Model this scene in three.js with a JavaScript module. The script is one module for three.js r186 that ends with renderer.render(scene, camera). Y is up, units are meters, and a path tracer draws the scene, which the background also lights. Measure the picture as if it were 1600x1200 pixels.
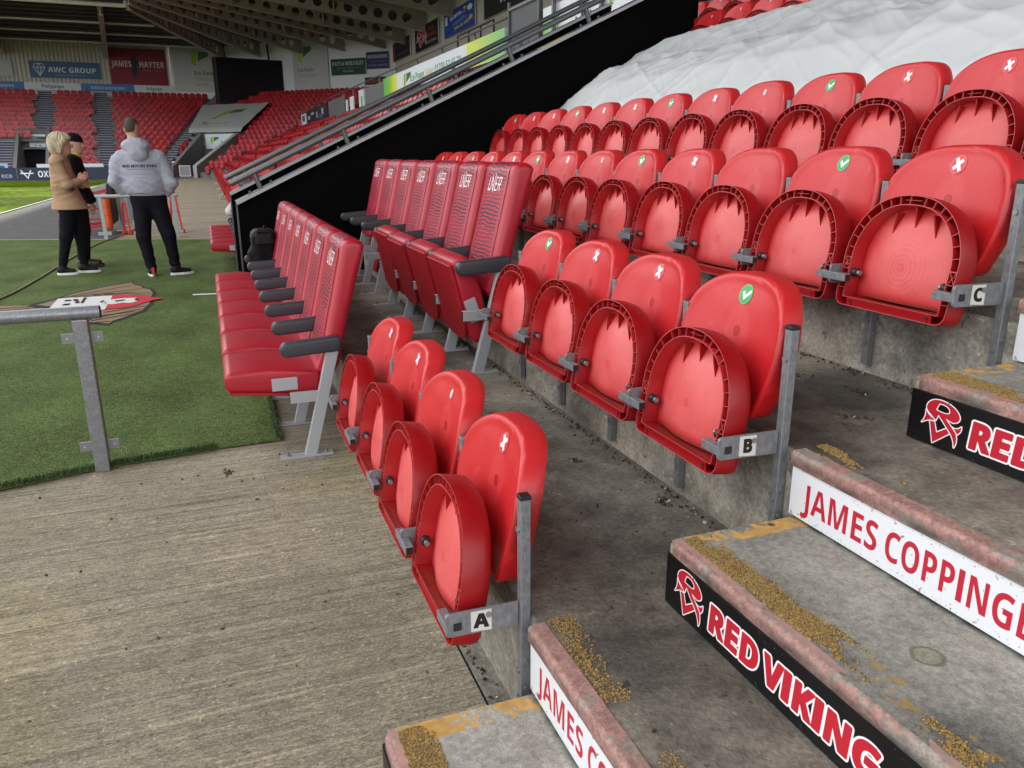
import * as THREE from 'three';
import { mergeGeometries, toCreasedNormals, mergeVertices } from 'three/addons/utils/BufferGeometryUtils.js';
import { RoundedBoxGeometry } from 'three/addons/geometries/RoundedBoxGeometry.js';

// ------------------------------------------------------------------ camera, sky, sun, exposure
const scene = new THREE.Scene();
const camera = new THREE.PerspectiveCamera(51.77, 4 / 3, 0.05, 400);
{
  const yaw = 20.4205 * Math.PI / 180, pitch = 16.206 * Math.PI / 180, roll = -0.2624 * Math.PI / 180;
  const f = new THREE.Vector3(Math.sin(yaw) * Math.cos(pitch), -Math.sin(pitch), -Math.cos(yaw) * Math.cos(pitch));
  const r = new THREE.Vector3(Math.cos(yaw), 0, Math.sin(yaw));
  const u = new THREE.Vector3().crossVectors(r, f);
  const r2 = r.clone().multiplyScalar(Math.cos(roll)).addScaledVector(u, Math.sin(roll));
  const u2 = u.clone().multiplyScalar(Math.cos(roll)).addScaledVector(r, -Math.sin(roll));
  camera.quaternion.setFromRotationMatrix(new THREE.Matrix4().makeBasis(r2, u2, f.clone().negate()));
  camera.position.set(0, 1.481, 0);
}
const renderer = new THREE.WebGLRenderer({ antialias: true });
renderer.setSize(1024, 768);
renderer.toneMapping = THREE.LinearToneMapping;
renderer.toneMappingExposure = 2.3;
renderer.shadowMap.enabled = true;
renderer.shadowMap.type = THREE.PCFSoftShadowMap;

// seeded randomness and value noise
let seedState = 12345;
const setSeed = (s) => { seedState = s >>> 0; };
const rnd = () => { seedState = (seedState + 0x6d2b79f5) >>> 0; let t = Math.imul(seedState ^ (seedState >>> 15), 1 | seedState); t = (t + Math.imul(t ^ (t >>> 7), 61 | t)) ^ t; return ((t ^ (t >>> 14)) >>> 0) / 4294967296; };
const rr = (a, b) => a + (b - a) * rnd();
const hash = (x, y, s) => { let h = Math.imul(x, 374761393) ^ Math.imul(y, 668265263) ^ Math.imul(s, 974634777); h = Math.imul(h ^ (h >>> 13), 1274126177); return ((h ^ (h >>> 16)) >>> 0) / 4294967296; };
const noise = (x, y, s = 0) => {
  const xi = Math.floor(x), yi = Math.floor(y), a = x - xi, b = y - yi, u = a * a * (3 - 2 * a), v = b * b * (3 - 2 * b);
  const p = hash(xi, yi, s), q = hash(xi + 1, yi, s), r = hash(xi, yi + 1, s), t = hash(xi + 1, yi + 1, s);
  return p + (q - p) * u + (r - p) * v + (p - q - r + t) * u * v;
};
const fbm = (x, y, s, n = 4) => { let a = 0, w = 0.5, t = 0; for (let i = 0; i < n; i++) { a += w * noise(x, y, s + i * 17); t += w; w *= 0.5; x *= 2.03; y *= 2.03; } return a / t; };
const pn = (x, y, s, X, Y) => { // repeats every X, Y whole cells
  const xi = Math.floor(x), yi = Math.floor(y), a = x - xi, b = y - yi, u = a * a * (3 - 2 * a), v = b * b * (3 - 2 * b), w = (k, n) => ((k % n) + n) % n;
  const x0 = w(xi, X), x1 = w(xi + 1, X), y0 = w(yi, Y), y1 = w(yi + 1, Y), p = hash(x0, y0, s), q = hash(x1, y0, s), r = hash(x0, y1, s), t = hash(x1, y1, s);
  return p + (q - p) * u + (r - p) * v + (p - q - r + t) * u * v;
};
const pf = (x, y, s, X, Y, n = 4) => { let a = 0, w = 0.5, t = 0; for (let i = 0; i < n; i++) { a += w * pn(x, y, s + i * 17, X, Y); t += w; w *= 0.5; x *= 2; y *= 2; X *= 2; Y *= 2; } return a / t; };
const clamp = (v, a = 0, b = 1) => Math.min(b, Math.max(a, v));
const sstep = (a, b, v) => { const t = clamp((v - a) / (b - a)); return t * t * (3 - 2 * t); };
const mix = (a, b, t) => a + (b - a) * t;

{ // bright broken overcast
  const w = 512, h = 256, d = new Float32Array(w * h * 4);
  for (let j = 0; j < h; j++) for (let i = 0; i < w; i++) {
    const el = (j + 0.5) / h * Math.PI - Math.PI / 2, az = i / w * 2 * Math.PI;
    const s = Math.max(Math.sin(el), 0);
    const nx = Math.cos(az) * Math.cos(el), nz = Math.sin(az) * Math.cos(el), k = 2.2 / (s + 0.35);
    const c = sstep(0.3, 0.62, fbm(nx * k + 7, nz * k + 3, 5, 5));
    const clear = [0.52, 0.6, 0.76], cloud = [1.0 + 0.25 * c, 1.0 + 0.25 * c, 1.02 + 0.25 * c];
    for (let m = 0; m < 3; m++) {
      let L = mix(clear[m] * (0.8 + 0.6 * (1 - s)), cloud[m], 0.55 + 0.45 * c);
      if (el < 0) L = 0.25;
      d[(j * w + i) * 4 + m] = L;
    }
    d[(j * w + i) * 4 + 3] = 1;
  }
  const t = new THREE.DataTexture(d, w, h, THREE.RGBAFormat, THREE.FloatType);
  t.mapping = THREE.EquirectangularReflectionMapping; t.magFilter = THREE.LinearFilter; t.needsUpdate = true;
  scene.background = t; scene.environment = t;
}
const sun = new THREE.DirectionalLight(new THREE.Color().setRGB(1, 0.95, 0.86), 2.4);
sun.position.set(-2, 62 * 0.9, -30 - 77 * 0.9); sun.target.position.set(-6, 0, -30);
sun.castShadow = true; sun.shadow.radius = 3; sun.shadow.mapSize.set(4096, 4096);
Object.assign(sun.shadow.camera, { left: -60, right: 60, top: 80, bottom: -80, near: 1, far: 260 });
scene.add(sun, sun.target);

// ------------------------------------------------------------------ helpers
const names = new Map();
const numbered = (n) => { const k = names.get(n) || 0; names.set(n, k + 1); return k ? n + '_' + String(k).padStart(3, '0') : n; };
const V3 = (x, y, z) => new THREE.Vector3(x, y, z);
const lin = (r, g, b) => new THREE.Color().setRGB(r, g, b);
const M = (col, rough = 0.6, more = {}) => new THREE.MeshStandardMaterial({ color: Array.isArray(col) ? lin(...col) : new THREE.Color(col), roughness: rough, side: THREE.DoubleSide, ...more });
const K = (col, rough = 0.8, spec = 0.25) => new THREE.MeshPhysicalMaterial({ color: lin(...col), roughness: rough, specularIntensity: spec, side: THREE.DoubleSide });
const shade = (o) => { o.castShadow = o.receiveShadow = true; return o; };
function thing(name, label, category, pos = [0, 0, 0], ry = 0, group) {
  const o = new THREE.Group(); o.name = numbered(name); scene.add(o); o.position.set(...pos); o.rotation.y = ry;
  o.userData = { label, category }; if (group) o.userData.group = group; return o;
}
function part(name, geo, mat, parent, label) { const m = shade(new THREE.Mesh(geo, mat)); m.name = name; parent.add(m); if (label) m.userData.label = label; return m; }
function parts(name, geos, mat, parent) { return geos.map((g) => part(name, g, mat, parent)); }
const stuff = (m) => { m.userData.kind = 'stuff'; return m; };
function solo(name, geo, mat, label, category, group) { const m = shade(new THREE.Mesh(geo, mat)); m.name = numbered(name); m.userData = { label, category }; if (group) m.userData.group = group; scene.add(m); return m; }
function struct(name, geo, mat, label) { const m = shade(new THREE.Mesh(geo, mat)); m.name = numbered(name); m.userData = { kind: 'structure' }; if (label) m.userData.label = label; scene.add(m); return m; }
function dup(src, label, pos, ry, group) {
  const o = src.clone(); o.name = numbered(src.name.replace(/_\d{3}$/, '')); o.userData = { ...src.userData, label }; if (group) o.userData.group = group;
  o.position.set(...pos); if (ry !== undefined) o.rotation.y = ry; scene.add(o); return o;
}
const norm = (g) => { let q = g.index ? g.toNonIndexed() : g; for (const k of Object.keys(q.attributes)) if (!['position', 'normal', 'uv'].includes(k)) q.deleteAttribute(k); if (!q.attributes.normal) q.computeVertexNormals(); if (!q.attributes.uv) q.setAttribute('uv', new THREE.BufferAttribute(new Float32Array(q.attributes.position.count * 2), 2)); q.morphAttributes = {}; return q; };
const J = (...gs) => mergeGeometries(gs.flat().map(norm));
const bx = (w, h, d, x = 0, y = 0, z = 0, r = 0) => { const g = r ? new RoundedBoxGeometry(w, h, d, 2, r) : new THREE.BoxGeometry(w, h, d); g.translate(x, y, z); return g; };
const box6 = (x0, x1, y0, y1, z0, z1, r = 0) => bx(x1 - x0, y1 - y0, z1 - z0, (x0 + x1) / 2, (y0 + y1) / 2, (z0 + z1) / 2, r);
function bar(a, b, r, seg = 12, r2 = r) {
  const A = V3(...a), B = V3(...b), g = new THREE.CylinderGeometry(r2, r, A.distanceTo(B), seg);
  g.applyQuaternion(new THREE.Quaternion().setFromUnitVectors(V3(0, 1, 0), B.clone().sub(A).normalize())); g.translate((a[0] + b[0]) / 2, (a[1] + b[1]) / 2, (a[2] + b[2]) / 2); return g;
}
function sqbar(a, b, w, h, up = V3(0, 1, 0)) { // rectangular bar from a to b
  const A = V3(...a), B = V3(...b), d = B.clone().sub(A), L = d.length(); d.normalize();
  const s = new THREE.Vector3().crossVectors(up, d).normalize(), u = new THREE.Vector3().crossVectors(d, s);
  const g = new THREE.BoxGeometry(w, h, L); g.applyMatrix4(new THREE.Matrix4().makeBasis(s, u, d)); g.translate((a[0] + b[0]) / 2, (a[1] + b[1]) / 2, (a[2] + b[2]) / 2); return g;
}
function boxUV(g, s = 1) { // uv in metres from the dominant axis
  g = g.index ? g.toNonIndexed() : g; g.computeVertexNormals();
  const p = g.attributes.position, n = g.attributes.normal, uv = new Float32Array(p.count * 2);
  for (let i = 0; i < p.count; i++) {
    const ax = Math.abs(n.getX(i)), ay = Math.abs(n.getY(i)), az = Math.abs(n.getZ(i));
    const [u, v] = ay >= ax && ay >= az ? [p.getX(i), p.getZ(i)] : ax >= az ? [p.getZ(i), p.getY(i)] : [p.getX(i), p.getY(i)];
    uv[i * 2] = u / s; uv[i * 2 + 1] = v / s;
  }
  g.setAttribute('uv', new THREE.BufferAttribute(uv, 2)); return g;
}
function extr(pts, z0, z1, bevel = 0, seg = 2, holes = []) { // polygon in x,y pushed along z
  const s = new THREE.Shape(pts.map((p) => new THREE.Vector2(p[0], p[1])));
  for (const h of holes) { const q = new THREE.Path(); q.absarc(h[0], h[1], h[2], 0, Math.PI * 2, true); s.holes.push(q); }
  const g = new THREE.ExtrudeGeometry(s, { depth: z1 - z0 - 2 * bevel, bevelEnabled: bevel > 0, bevelThickness: bevel, bevelSize: bevel, bevelOffset: -bevel, bevelSegments: seg, curveSegments: 8 });
  g.translate(0, 0, z0 + bevel); return g;
}
function rrect(x0, y0, x1, y1, r, n = 5) { // rounded rectangle outline
  const o = []; for (const [cx, cy, a] of [[x1 - r, y0 + r, -90], [x1 - r, y1 - r, 0], [x0 + r, y1 - r, 90], [x0 + r, y0 + r, 180]]) for (let i = 0; i <= n; i++) { const t = (a + 90 * i / n) * Math.PI / 180; o.push([cx + r * Math.cos(t), cy + r * Math.sin(t)]); } return o;
}
function quad(a, b, c, d, uv = [[0, 0], [1, 0], [1, 1], [0, 1]]) {
  const g = new THREE.BufferGeometry(), P = [a, b, c, a, c, d], T = [uv[0], uv[1], uv[2], uv[0], uv[2], uv[3]];
  g.setAttribute('position', new THREE.Float32BufferAttribute(P.flat(), 3)); g.setAttribute('uv', new THREE.Float32BufferAttribute(T.flat(), 2)); g.computeVertexNormals(); return g;
}
function canvasTex(w, h, draw, repeat) {
  const c = document.createElement('canvas'); c.width = w; c.height = h; const x = c.getContext('2d'); draw(x, w, h);
  const t = new THREE.CanvasTexture(c); t.colorSpace = THREE.SRGBColorSpace; t.anisotropy = 8; if (repeat) { t.wrapS = t.wrapT = THREE.RepeatWrapping; } return t;
}
function dataTex(w, h, f, srgb = true, repeat = true) { // f(i, j) -> [r, g, b] 0..255
  const d = new Uint8Array(w * h * 4);
  for (let j = 0; j < h; j++) for (let i = 0; i < w; i++) { const c = f(i, j), k = (j * w + i) * 4; d[k] = clamp(c[0], 0, 255); d[k + 1] = clamp(c[1], 0, 255); d[k + 2] = clamp(c[2], 0, 255); d[k + 3] = 255; }
  const t = new THREE.DataTexture(d, w, h); t.magFilter = THREE.LinearFilter; t.minFilter = THREE.LinearMipmapLinearFilter; t.generateMipmaps = true;
  if (srgb) t.colorSpace = THREE.SRGBColorSpace; if (repeat) t.wrapS = t.wrapT = THREE.RepeatWrapping; t.needsUpdate = true; return t;
}
const text = (x, s, px, py, size, col, { w, font = 'sans-serif', bold = true, align = 'left', stroke, lw = 0, skew = 0 } = {}) => {
  x.save(); x.font = `${bold ? 'bold ' : ''}${size}px ${font}`; x.textBaseline = 'alphabetic';
  const plain = font === 'sans-serif', adv = [...s].map((c) => (plain && c === 'I' ? size * 0.33 : x.measureText(c).width)), mw = adv.reduce((a, b) => a + b, 0), k = w ? w / mw : 1, ww = mw * k;
  x.translate(align === 'center' ? px - ww / 2 : align === 'right' ? px - ww : px, py); x.transform(k, 0, skew, 1, 0, 0); x.lineJoin = 'round';
  for (const pass of stroke ? [0, 1] : [1]) { let q = 0; [...s].forEach((c, i) => { x.strokeStyle = stroke; x.lineWidth = lw; x.fillStyle = col; if (plain && c === 'I') { const r = [q + size * 0.07, -size * 0.714, size * 0.19, size * 0.714]; pass ? x.fillRect(...r) : x.strokeRect(...r); } else pass ? x.fillText(c, q, 0) : x.strokeText(c, q, 0); q += adv[i]; }); }
  x.restore();
};
// naive surface nets over a signed distance function
function sdfMesh(f, lo, hi, cell, colour) {
  const n = [0, 1, 2].map((k) => Math.ceil((hi[k] - lo[k]) / cell) + 1), [nx, ny, nz] = n, F = new Float32Array(nx * ny * nz), id = (i, j, k) => (k * ny + j) * nx + i;
  for (let k = 0; k < nz; k++) for (let j = 0; j < ny; j++) for (let i = 0; i < nx; i++) F[id(i, j, k)] = f(lo[0] + i * cell, lo[1] + j * cell, lo[2] + k * cell);
  const vid = new Int32Array(nx * ny * nz).fill(-1), P = [], idx = [];
  for (let k = 0; k < nz - 1; k++) for (let j = 0; j < ny - 1; j++) for (let i = 0; i < nx - 1; i++) {
    let cx = 0, cy = 0, cz = 0, c = 0;
    const E = (a, b) => { const A = F[id(i + a[0], j + a[1], k + a[2])], B = F[id(i + b[0], j + b[1], k + b[2])]; if ((A < 0) !== (B < 0)) { const t = A / (A - B); cx += a[0] + (b[0] - a[0]) * t; cy += a[1] + (b[1] - a[1]) * t; cz += a[2] + (b[2] - a[2]) * t; c++; } };
    for (let a = 0; a < 2; a++) for (let b = 0; b < 2; b++) { E([0, a, b], [1, a, b]); E([a, 0, b], [a, 1, b]); E([a, b, 0], [a, b, 1]); }
    if (c) { vid[id(i, j, k)] = P.length / 3; P.push(lo[0] + (i + cx / c) * cell, lo[1] + (j + cy / c) * cell, lo[2] + (k + cz / c) * cell); }
  }
  const q = (a, b, c, d, flip) => { if (Math.min(a, b, c, d) < 0) return; flip ? idx.push(a, c, b, a, d, c) : idx.push(a, b, c, a, c, d); };
  for (let k = 1; k < nz - 1; k++) for (let j = 1; j < ny - 1; j++) for (let i = 1; i < nx - 1; i++) {
    const s = F[id(i, j, k)] < 0;
    if (s !== (F[id(i + 1, j, k)] < 0)) q(vid[id(i, j - 1, k - 1)], vid[id(i, j, k - 1)], vid[id(i, j, k)], vid[id(i, j - 1, k)], !s);
    if (s !== (F[id(i, j + 1, k)] < 0)) q(vid[id(i - 1, j, k - 1)], vid[id(i - 1, j, k)], vid[id(i, j, k)], vid[id(i, j, k - 1)], !s);
    if (s !== (F[id(i, j, k + 1)] < 0)) q(vid[id(i - 1, j - 1, k)], vid[id(i, j - 1, k)], vid[id(i, j, k)], vid[id(i - 1, j, k)], !s);
  }
  const g = new THREE.BufferGeometry(); g.setAttribute('position', new THREE.Float32BufferAttribute(P, 3)); g.setIndex(idx);
  const N = [], e = cell * 0.4, uv = [], C = [];
  for (let i = 0; i < P.length; i += 3) {
    const [x, y, z] = [P[i], P[i + 1], P[i + 2]], v = V3(f(x + e, y, z) - f(x - e, y, z), f(x, y + e, z) - f(x, y - e, z), f(x, y, z + e) - f(x, y, z - e)).normalize(); N.push(v.x, v.y, v.z); uv.push(x, y);
    if (colour) C.push(...colour(x, y, z));
  }
  g.setAttribute('normal', new THREE.Float32BufferAttribute(N, 3)); g.setAttribute('uv', new THREE.Float32BufferAttribute(uv, 2)); if (colour) g.setAttribute('color', new THREE.Float32BufferAttribute(C, 3));
  return g;
}
const smin = (a, b, k) => { const h = Math.max(k - Math.abs(a - b), 0) / k; return Math.min(a, b) - h * h * k * 0.25; };
const cap = (x, y, z, a, b, ra, rb) => { // tapered capsule
  const bx_ = b[0] - a[0], by = b[1] - a[1], bz = b[2] - a[2], px = x - a[0], py = y - a[1], pz = z - a[2];
  const t = clamp((px * bx_ + py * by + pz * bz) / (bx_ * bx_ + by * by + bz * bz + 1e-9)); return Math.hypot(px - bx_ * t, py - by * t, pz - bz * t) - (ra + (rb - ra) * t);
};
const ell = (x, y, z, c, r) => { const a = (x - c[0]) / r[0], b = (y - c[1]) / r[1], d = (z - c[2]) / r[2], k = Math.hypot(a, b, d); return (k - 1) * Math.min(...r); };
const CREST = {"brown": [[[-2.094, -9.242], [-1.796, -9.123], [-1.609, -9.5], [-1.508, -9.774], [-1.238, -10.161], [-0.974, -10.427], [-0.927, -10.238], [-0.838, -10.079], [-0.816, -9.91], [-0.733, -9.799], [-0.686, -9.516], [-0.686, -9.336], [-0.701, -9.237], [-0.678, -8.83], [-0.699, -8.682], [-0.722, -8.453], [-0.779, -8.333], [-0.817, -8.238], [-0.862, -8.121], [-0.945, -7.973], [-0.959, -7.854], [-1.193, -8.046], [-1.545, -8.696], [-1.998, -8.765]]], "grain": [[[-1.609, -9.5], [-0.955, -10.167], 0.012], [[-1.478, -9.55], [-0.825, -9.875], 0.012], [[-1.373, -9.507], [-0.874, -9.666], 0.01], [[-1.185, -9.644], [-0.707, -9.524], 0.012], [[-1.284, -9.612], [-0.709, -9.381], 0.01], [[-1.124, -8.044], [-0.82, -8.266], 0.012], [[-1.198, -8.229], [-0.783, -8.392], 0.012], [[-1.082, -8.209], [-0.736, -8.517], 0.012], [[-1.062, -8.447], [-0.709, -8.686], 0.01], [[-1.121, -7.943], [-0.96, -7.954], 0.014], [[-2.059, -9.064], [-1.765, -9.049], 0.012], [[-2.029, -8.918], [-1.766, -8.947], 0.02], [[-1.954, -8.803], [-1.699, -8.873], 0.012], [[-1.796, -9.123], [-1.603, -8.954], 0.035], [[-1.788, -9.181], [-1.609, -9.5], 0.03], [[-1.75, -9.013], [-1.578, -8.914], 0.03], [[-1.045, -8.274], [-0.873, -8.371], 0.012]], "white": [[[-1.593, -8.831], [-1.604, -9.464], [-1.08, -9.459], [-1.07, -8.61], [-1.157, -8.484], [-1.441, -8.598]]], "red": [[[-1.08, -9.459], [-0.964, -9.469], [-0.79, -9.342], [-0.657, -9.164], [-0.555, -9.055], [-0.647, -8.979], [-0.72, -8.879], [-0.805, -8.695], [-0.939, -8.598], [-1.07, -8.61], [-1.069, -8.831], [-1.073, -9.117]]], "white2": [[[-1.16, -9.024], [-1.124, -9.138], [-1.048, -9.173], [-0.942, -9.211], [-0.83, -9.186], [-0.797, -9.072], [-0.803, -8.944], [-0.866, -8.874], [-0.938, -8.922], [-1.029, -8.858], [-1.11, -8.909]]], "black": [[[-1.349, -9.395], [-1.325, -9.399], [-1.317, -9.055], [-1.341, -9.052]], [[-1.522, -9.233], [-1.506, -9.324], [-1.455, -9.304], [-1.456, -9.239], [-1.494, -9.234]], [[-1.504, -8.975], [-1.488, -9.061], [-1.433, -9.07], [-1.44, -8.979]], [[-1.449, -9.335], [-1.4, -9.328], [-1.374, -9.206], [-1.411, -9.188]], [[-1.396, -9.15], [-1.36, -9.168], [-1.357, -9.071], [-1.395, -9.067]], [[-1.164, -9.057], [-1.134, -9.142], [-1.117, -9.07], [-1.142, -8.985]], [[-0.846, -9.125], [-0.807, -9.143], [-0.795, -9.039], [-0.814, -8.962]], [[-1.117, -8.974], [-1.09, -8.995], [-1.092, -8.921]], [[-1.029, -9.067], [-0.945, -9.119], [-0.92, -9.056], [-1.002, -8.992]]]};
// ------------------------------------------------------------------ surfaces
const R0 = 0.645, TREAD = 0.755, RISE = 0.358, RX = (i) => R0 + TREAD * i, FY = (i) => RISE * i;   // riser line and floor height of row i
const slabLines = (x, y, n = 3) => pf(x * 5, y * 340 + 0.5 * pn(x * 6, y * 8, 3, 6, 8), 11, 5, 340, n);
const slabTex = dataTex(2048, 2048, (i, j) => { // brushed slab, 3.4 x 2.9 m, brush lines along u; repeats without a seam
  const x = i / 2048, y = j / 2048, line = slabLines(x, y, 2), wv = 0.6 * pn(x * 5, y * 9, 5, 5, 9);
  const groove = sstep(0.24, 0.1, pn(x * 4, y * 300 + wv, 21, 4, 300)), ridge = sstep(0.8, 0.95, pn(x * 5, y * 330 + wv, 23, 5, 330)), gr = pn(x * 420, y * 1000, 31, 420, 1000), gr2 = pn(x * 130, y * 520, 33, 130, 520);
  let g = 0.9 + 0.24 * (line - 0.5) - 0.14 * groove + 0.13 * ridge + 0.3 * (gr - 0.5) + 0.14 * (gr2 - 0.5) + 0.26 * (pn(x * 900, y * 800, 35, 900, 800) - 0.5) + 0.16 * (pf(x * 70, y * 90, 37, 70, 90, 3) - 0.5);
  g *= 0.86 + 0.3 * pf(x * 5, y * 5, 41, 5, 5, 5);
  const fl = pn(x * 420, y * 370, 51, 420, 370); if (fl > 0.88) g += (fl - 0.88) * 3.6; if (fl < 0.05) g -= 0.28;
  const y2 = sstep(0.48, 0.7, pf(x * 4, y * 4, 61, 4, 4, 5));
  return [152 * g, (142 - 1 * y2) * g, (121 - 10 * y2) * g];
});
slabTex.repeat.set(1 / 3.4, 1 / 2.9); slabTex.offset.set(2.75 / 3.4, 4.3 / 2.9);
const slabBump = dataTex(1024, 1024, (i, j) => { const x = i / 1024, y = j / 1024, v = 255 * clamp(0.5 + 0.55 * (slabLines(x, y, 2) - 0.5) - 0.28 * sstep(0.24, 0.1, pn(x * 4, y * 150 + 0.6 * pn(x * 5, y * 9, 5, 5, 9), 21, 4, 150)) + 0.15 * (pn(x * 380, y * 420, 33, 380, 420) - 0.5)); return [v, v, v]; }, false);
slabBump.repeat.copy(slabTex.repeat); slabBump.offset.copy(slabTex.offset);
const mSlab = M([0.95, 0.95, 0.95], 0.82, { map: slabTex, bumpMap: slabBump, bumpScale: 0.005 });
const stained = (sd, base, dark, w = 1024, h = 1024) => dataTex(w, h, (i, j) => { // 3 x 3 m
  const x = i / w, y = j / h;
  let g = 0.82 + 0.6 * (pf(x * 5, y * 7, sd, 5, 7, 5) - 0.5) + 0.3 * (pf(x * 54, y * 54, sd + 3, 54, 54, 3) - 0.5) + 0.2 * (pn(x * 360, y * 360, sd + 5, 360, 360) - 0.5);
  const st = sstep(0.5, 0.68, pf(x * 7, y * 9, sd + 9, 7, 9, 5)); g *= 1 - dark * st;
  const sp = pn(x * 170, y * 170, sd + 13, 170, 170); if (sp > 0.93) g *= 1.2; if (sp < 0.06) g *= 0.7;
  const w2 = pf(x * 4, y * 4, sd + 21, 4, 4, 3); return [base[0] * g * (0.97 + 0.06 * w2), base[1] * g, base[2] * g * (1.03 - 0.08 * w2)];
});
const treadTex = stained(71, [158, 151, 139], 0.27), riserTex = stained(171, [205, 199, 184], 0.2), stepTex = stained(271, [182, 172, 154], 0.22);
for (const t of [treadTex, riserTex, stepTex]) t.repeat.set(1 / 3, 1 / 3);
const grainBump = dataTex(512, 512, (i, j) => { const v = 255 * fbm(i / 6, j / 6, 7, 4); return [v, v, v]; }, false); grainBump.repeat.set(2, 2);
const mTread = M([0.9, 0.9, 0.9], 0.75, { map: treadTex, bumpMap: grainBump, bumpScale: 0.002 });
const mRiser = M([1, 1, 1], 0.85, { map: riserTex, bumpMap: grainBump, bumpScale: 0.002 });
const mStep = M([0.95, 0.95, 0.95], 0.8, { map: stepTex, bumpMap: grainBump, bumpScale: 0.002 });
const galvTex = dataTex(256, 256, (i, j) => { const a = fbm(i / 14, j / 14, 3, 3), b = noise(i / 3, j / 40, 8), g = 134 + 34 * (a - 0.5) + 12 * (b - 0.5); return [g, g + 3, g + 6]; }); galvTex.repeat.set(6, 6);
const mGalv = M([0.9, 0.9, 0.9], 0.48, { metalness: 0.35, map: galvTex });
const mGreyPaint = M([0.36, 0.375, 0.39], 0.4), mArm = M([0.035, 0.038, 0.045], 0.42), mBlackPl = M([0.012, 0.012, 0.013], 0.5), mDark = M([0.02, 0.02, 0.022], 0.7);

// ------------------------------------------------------------------ ground
function flat(pts, y, mat, name, label) { // polygon in x,z laid flat, uv in metres
  const s = new THREE.Shape(pts.map((p) => new THREE.Vector2(p[0], -p[1]))), g = new THREE.ShapeGeometry(s); g.rotateX(-Math.PI / 2); g.translate(0, y, 0);
  const p = g.attributes.position, uv = g.attributes.uv; for (let i = 0; i < p.count; i++) uv.setXY(i, p.getX(i), p.getZ(i)); return name ? struct(name, g, mat, label) : g;
}
flat([[-160, 120], [160, 120], [160, -240], [-160, -240]], -0.03, M([0.12, 0.115, 0.1], 0.9), 'ground');
flat([[-9, 9], [0.585, 9], [0.585, -62.6], [-1.7, -62.6], [-1.7, -17], [-9, -17]], 0, mSlab, 'concrete_walkway', 'brushed concrete walkway in front of the seats');
flat([[0.591, 9], [0.72, 9], [0.72, -62.6], [0.591, -62.6]], 0.001, mRiser, 'concrete_gutter');
flat([[0.57, 9], [0.6, 9], [0.6, -62.6], [0.57, -62.6]], -0.006, mDark, 'slab_joint');
const asphaltTex = dataTex(512, 512, (i, j) => { const g = 62 + 46 * (noise(i / 2.2, j / 2.2, 3) - 0.5) + 26 * (fbm(i / 60, j / 60, 9, 4) - 0.5) + (noise(i / 1.5, j / 1.5, 8) > 0.82 ? 46 : 0); return [g * 1.02, g * 1.01, g]; }); asphaltTex.repeat.set(0.7, 0.7);
flat([[-5.2, -17.0], [-1.7, -15.9], [-1.7, -61], [-5.2, -61]], 0.004, M([1, 1, 1], 0.9, { map: asphaltTex }), 'asphalt_track', 'grey speckled track between turf and pitch');
const pitchTex = dataTex(1024, 1024, (i, j) => { const x = i / 1024 * 40, y = j / 1024 * 40; let g = 0.8 + 0.5 * (fbm(x * 0.5, y * 0.5, 3, 5) - 0.5) + 0.5 * (noise(x * 9, y * 9, 5) - 0.5); g *= Math.sin(y / 5.5 * Math.PI) > 0 ? 1.1 : 0.92; const w = sstep(0.5, 0.72, fbm(x * 0.35 + 5, y * 0.9, 13, 4)); return [mix(84, 98, w) * g, mix(108, 112, w) * g, mix(4, 26, w) * g]; });
pitchTex.repeat.set(1 / 40, 1 / 40);
flat([[-75, 50], [-5.25, 50], [-5.25, -57.6], [-75, -57.6]], 0.006, Object.assign(K([1, 1, 1], 0.95, 0.08), { map: pitchTex }), 'pitch', 'sunlit mown grass pitch');
const mLine = M([0.75, 0.75, 0.72], 0.8);
solo('touchline', flat([[-5.31, 50], [-5.27, 50], [-5.27, -57], [-5.31, -57]], 0.011), mLine, 'white painted line along the edge of the grass pitch', 'line marking');
const turfTex = dataTex(1024, 1024, (i, j) => { const x = i / 1024 * 2, y = j / 1024 * 2; const g = 0.84 + 0.5 * (pn(x * 190, y * 190, 3, 380, 380) - 0.5) + 0.22 * (pn(x * 70, y * 90, 7, 140, 180) - 0.5) + 0.34 * (pf(x * 3, y * 3, 11, 6, 6, 4) - 0.5); return [97 * g, 114 * g, 66 * g]; }); turfTex.repeat.set(0.5, 0.5);
const turfBump = dataTex(512, 512, (i, j) => { const v = 255 * noise(i / 2.3, j / 2.3, 4); return [v, v, v]; }, false); turfBump.repeat.set(1, 1);
const mTurf = Object.assign(K([1, 1, 1], 0.95, 0.15), { map: turfTex, bumpMap: turfBump, bumpScale: 0.0035 });
const turfEdge = [[-9, -2.2], [-3, -3.42], [-1.7, -3.8], [-1.03, -3.97], [-0.62, -4.09], [-0.1, -4.17], [0.23, -4.19]];
const turfPts = [...turfEdge, [0.27, -6], [0.33, -10], [0.4, -15.35], [-0.9, -15.85], [-3.66, -17], [-9, -19]];
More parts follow.
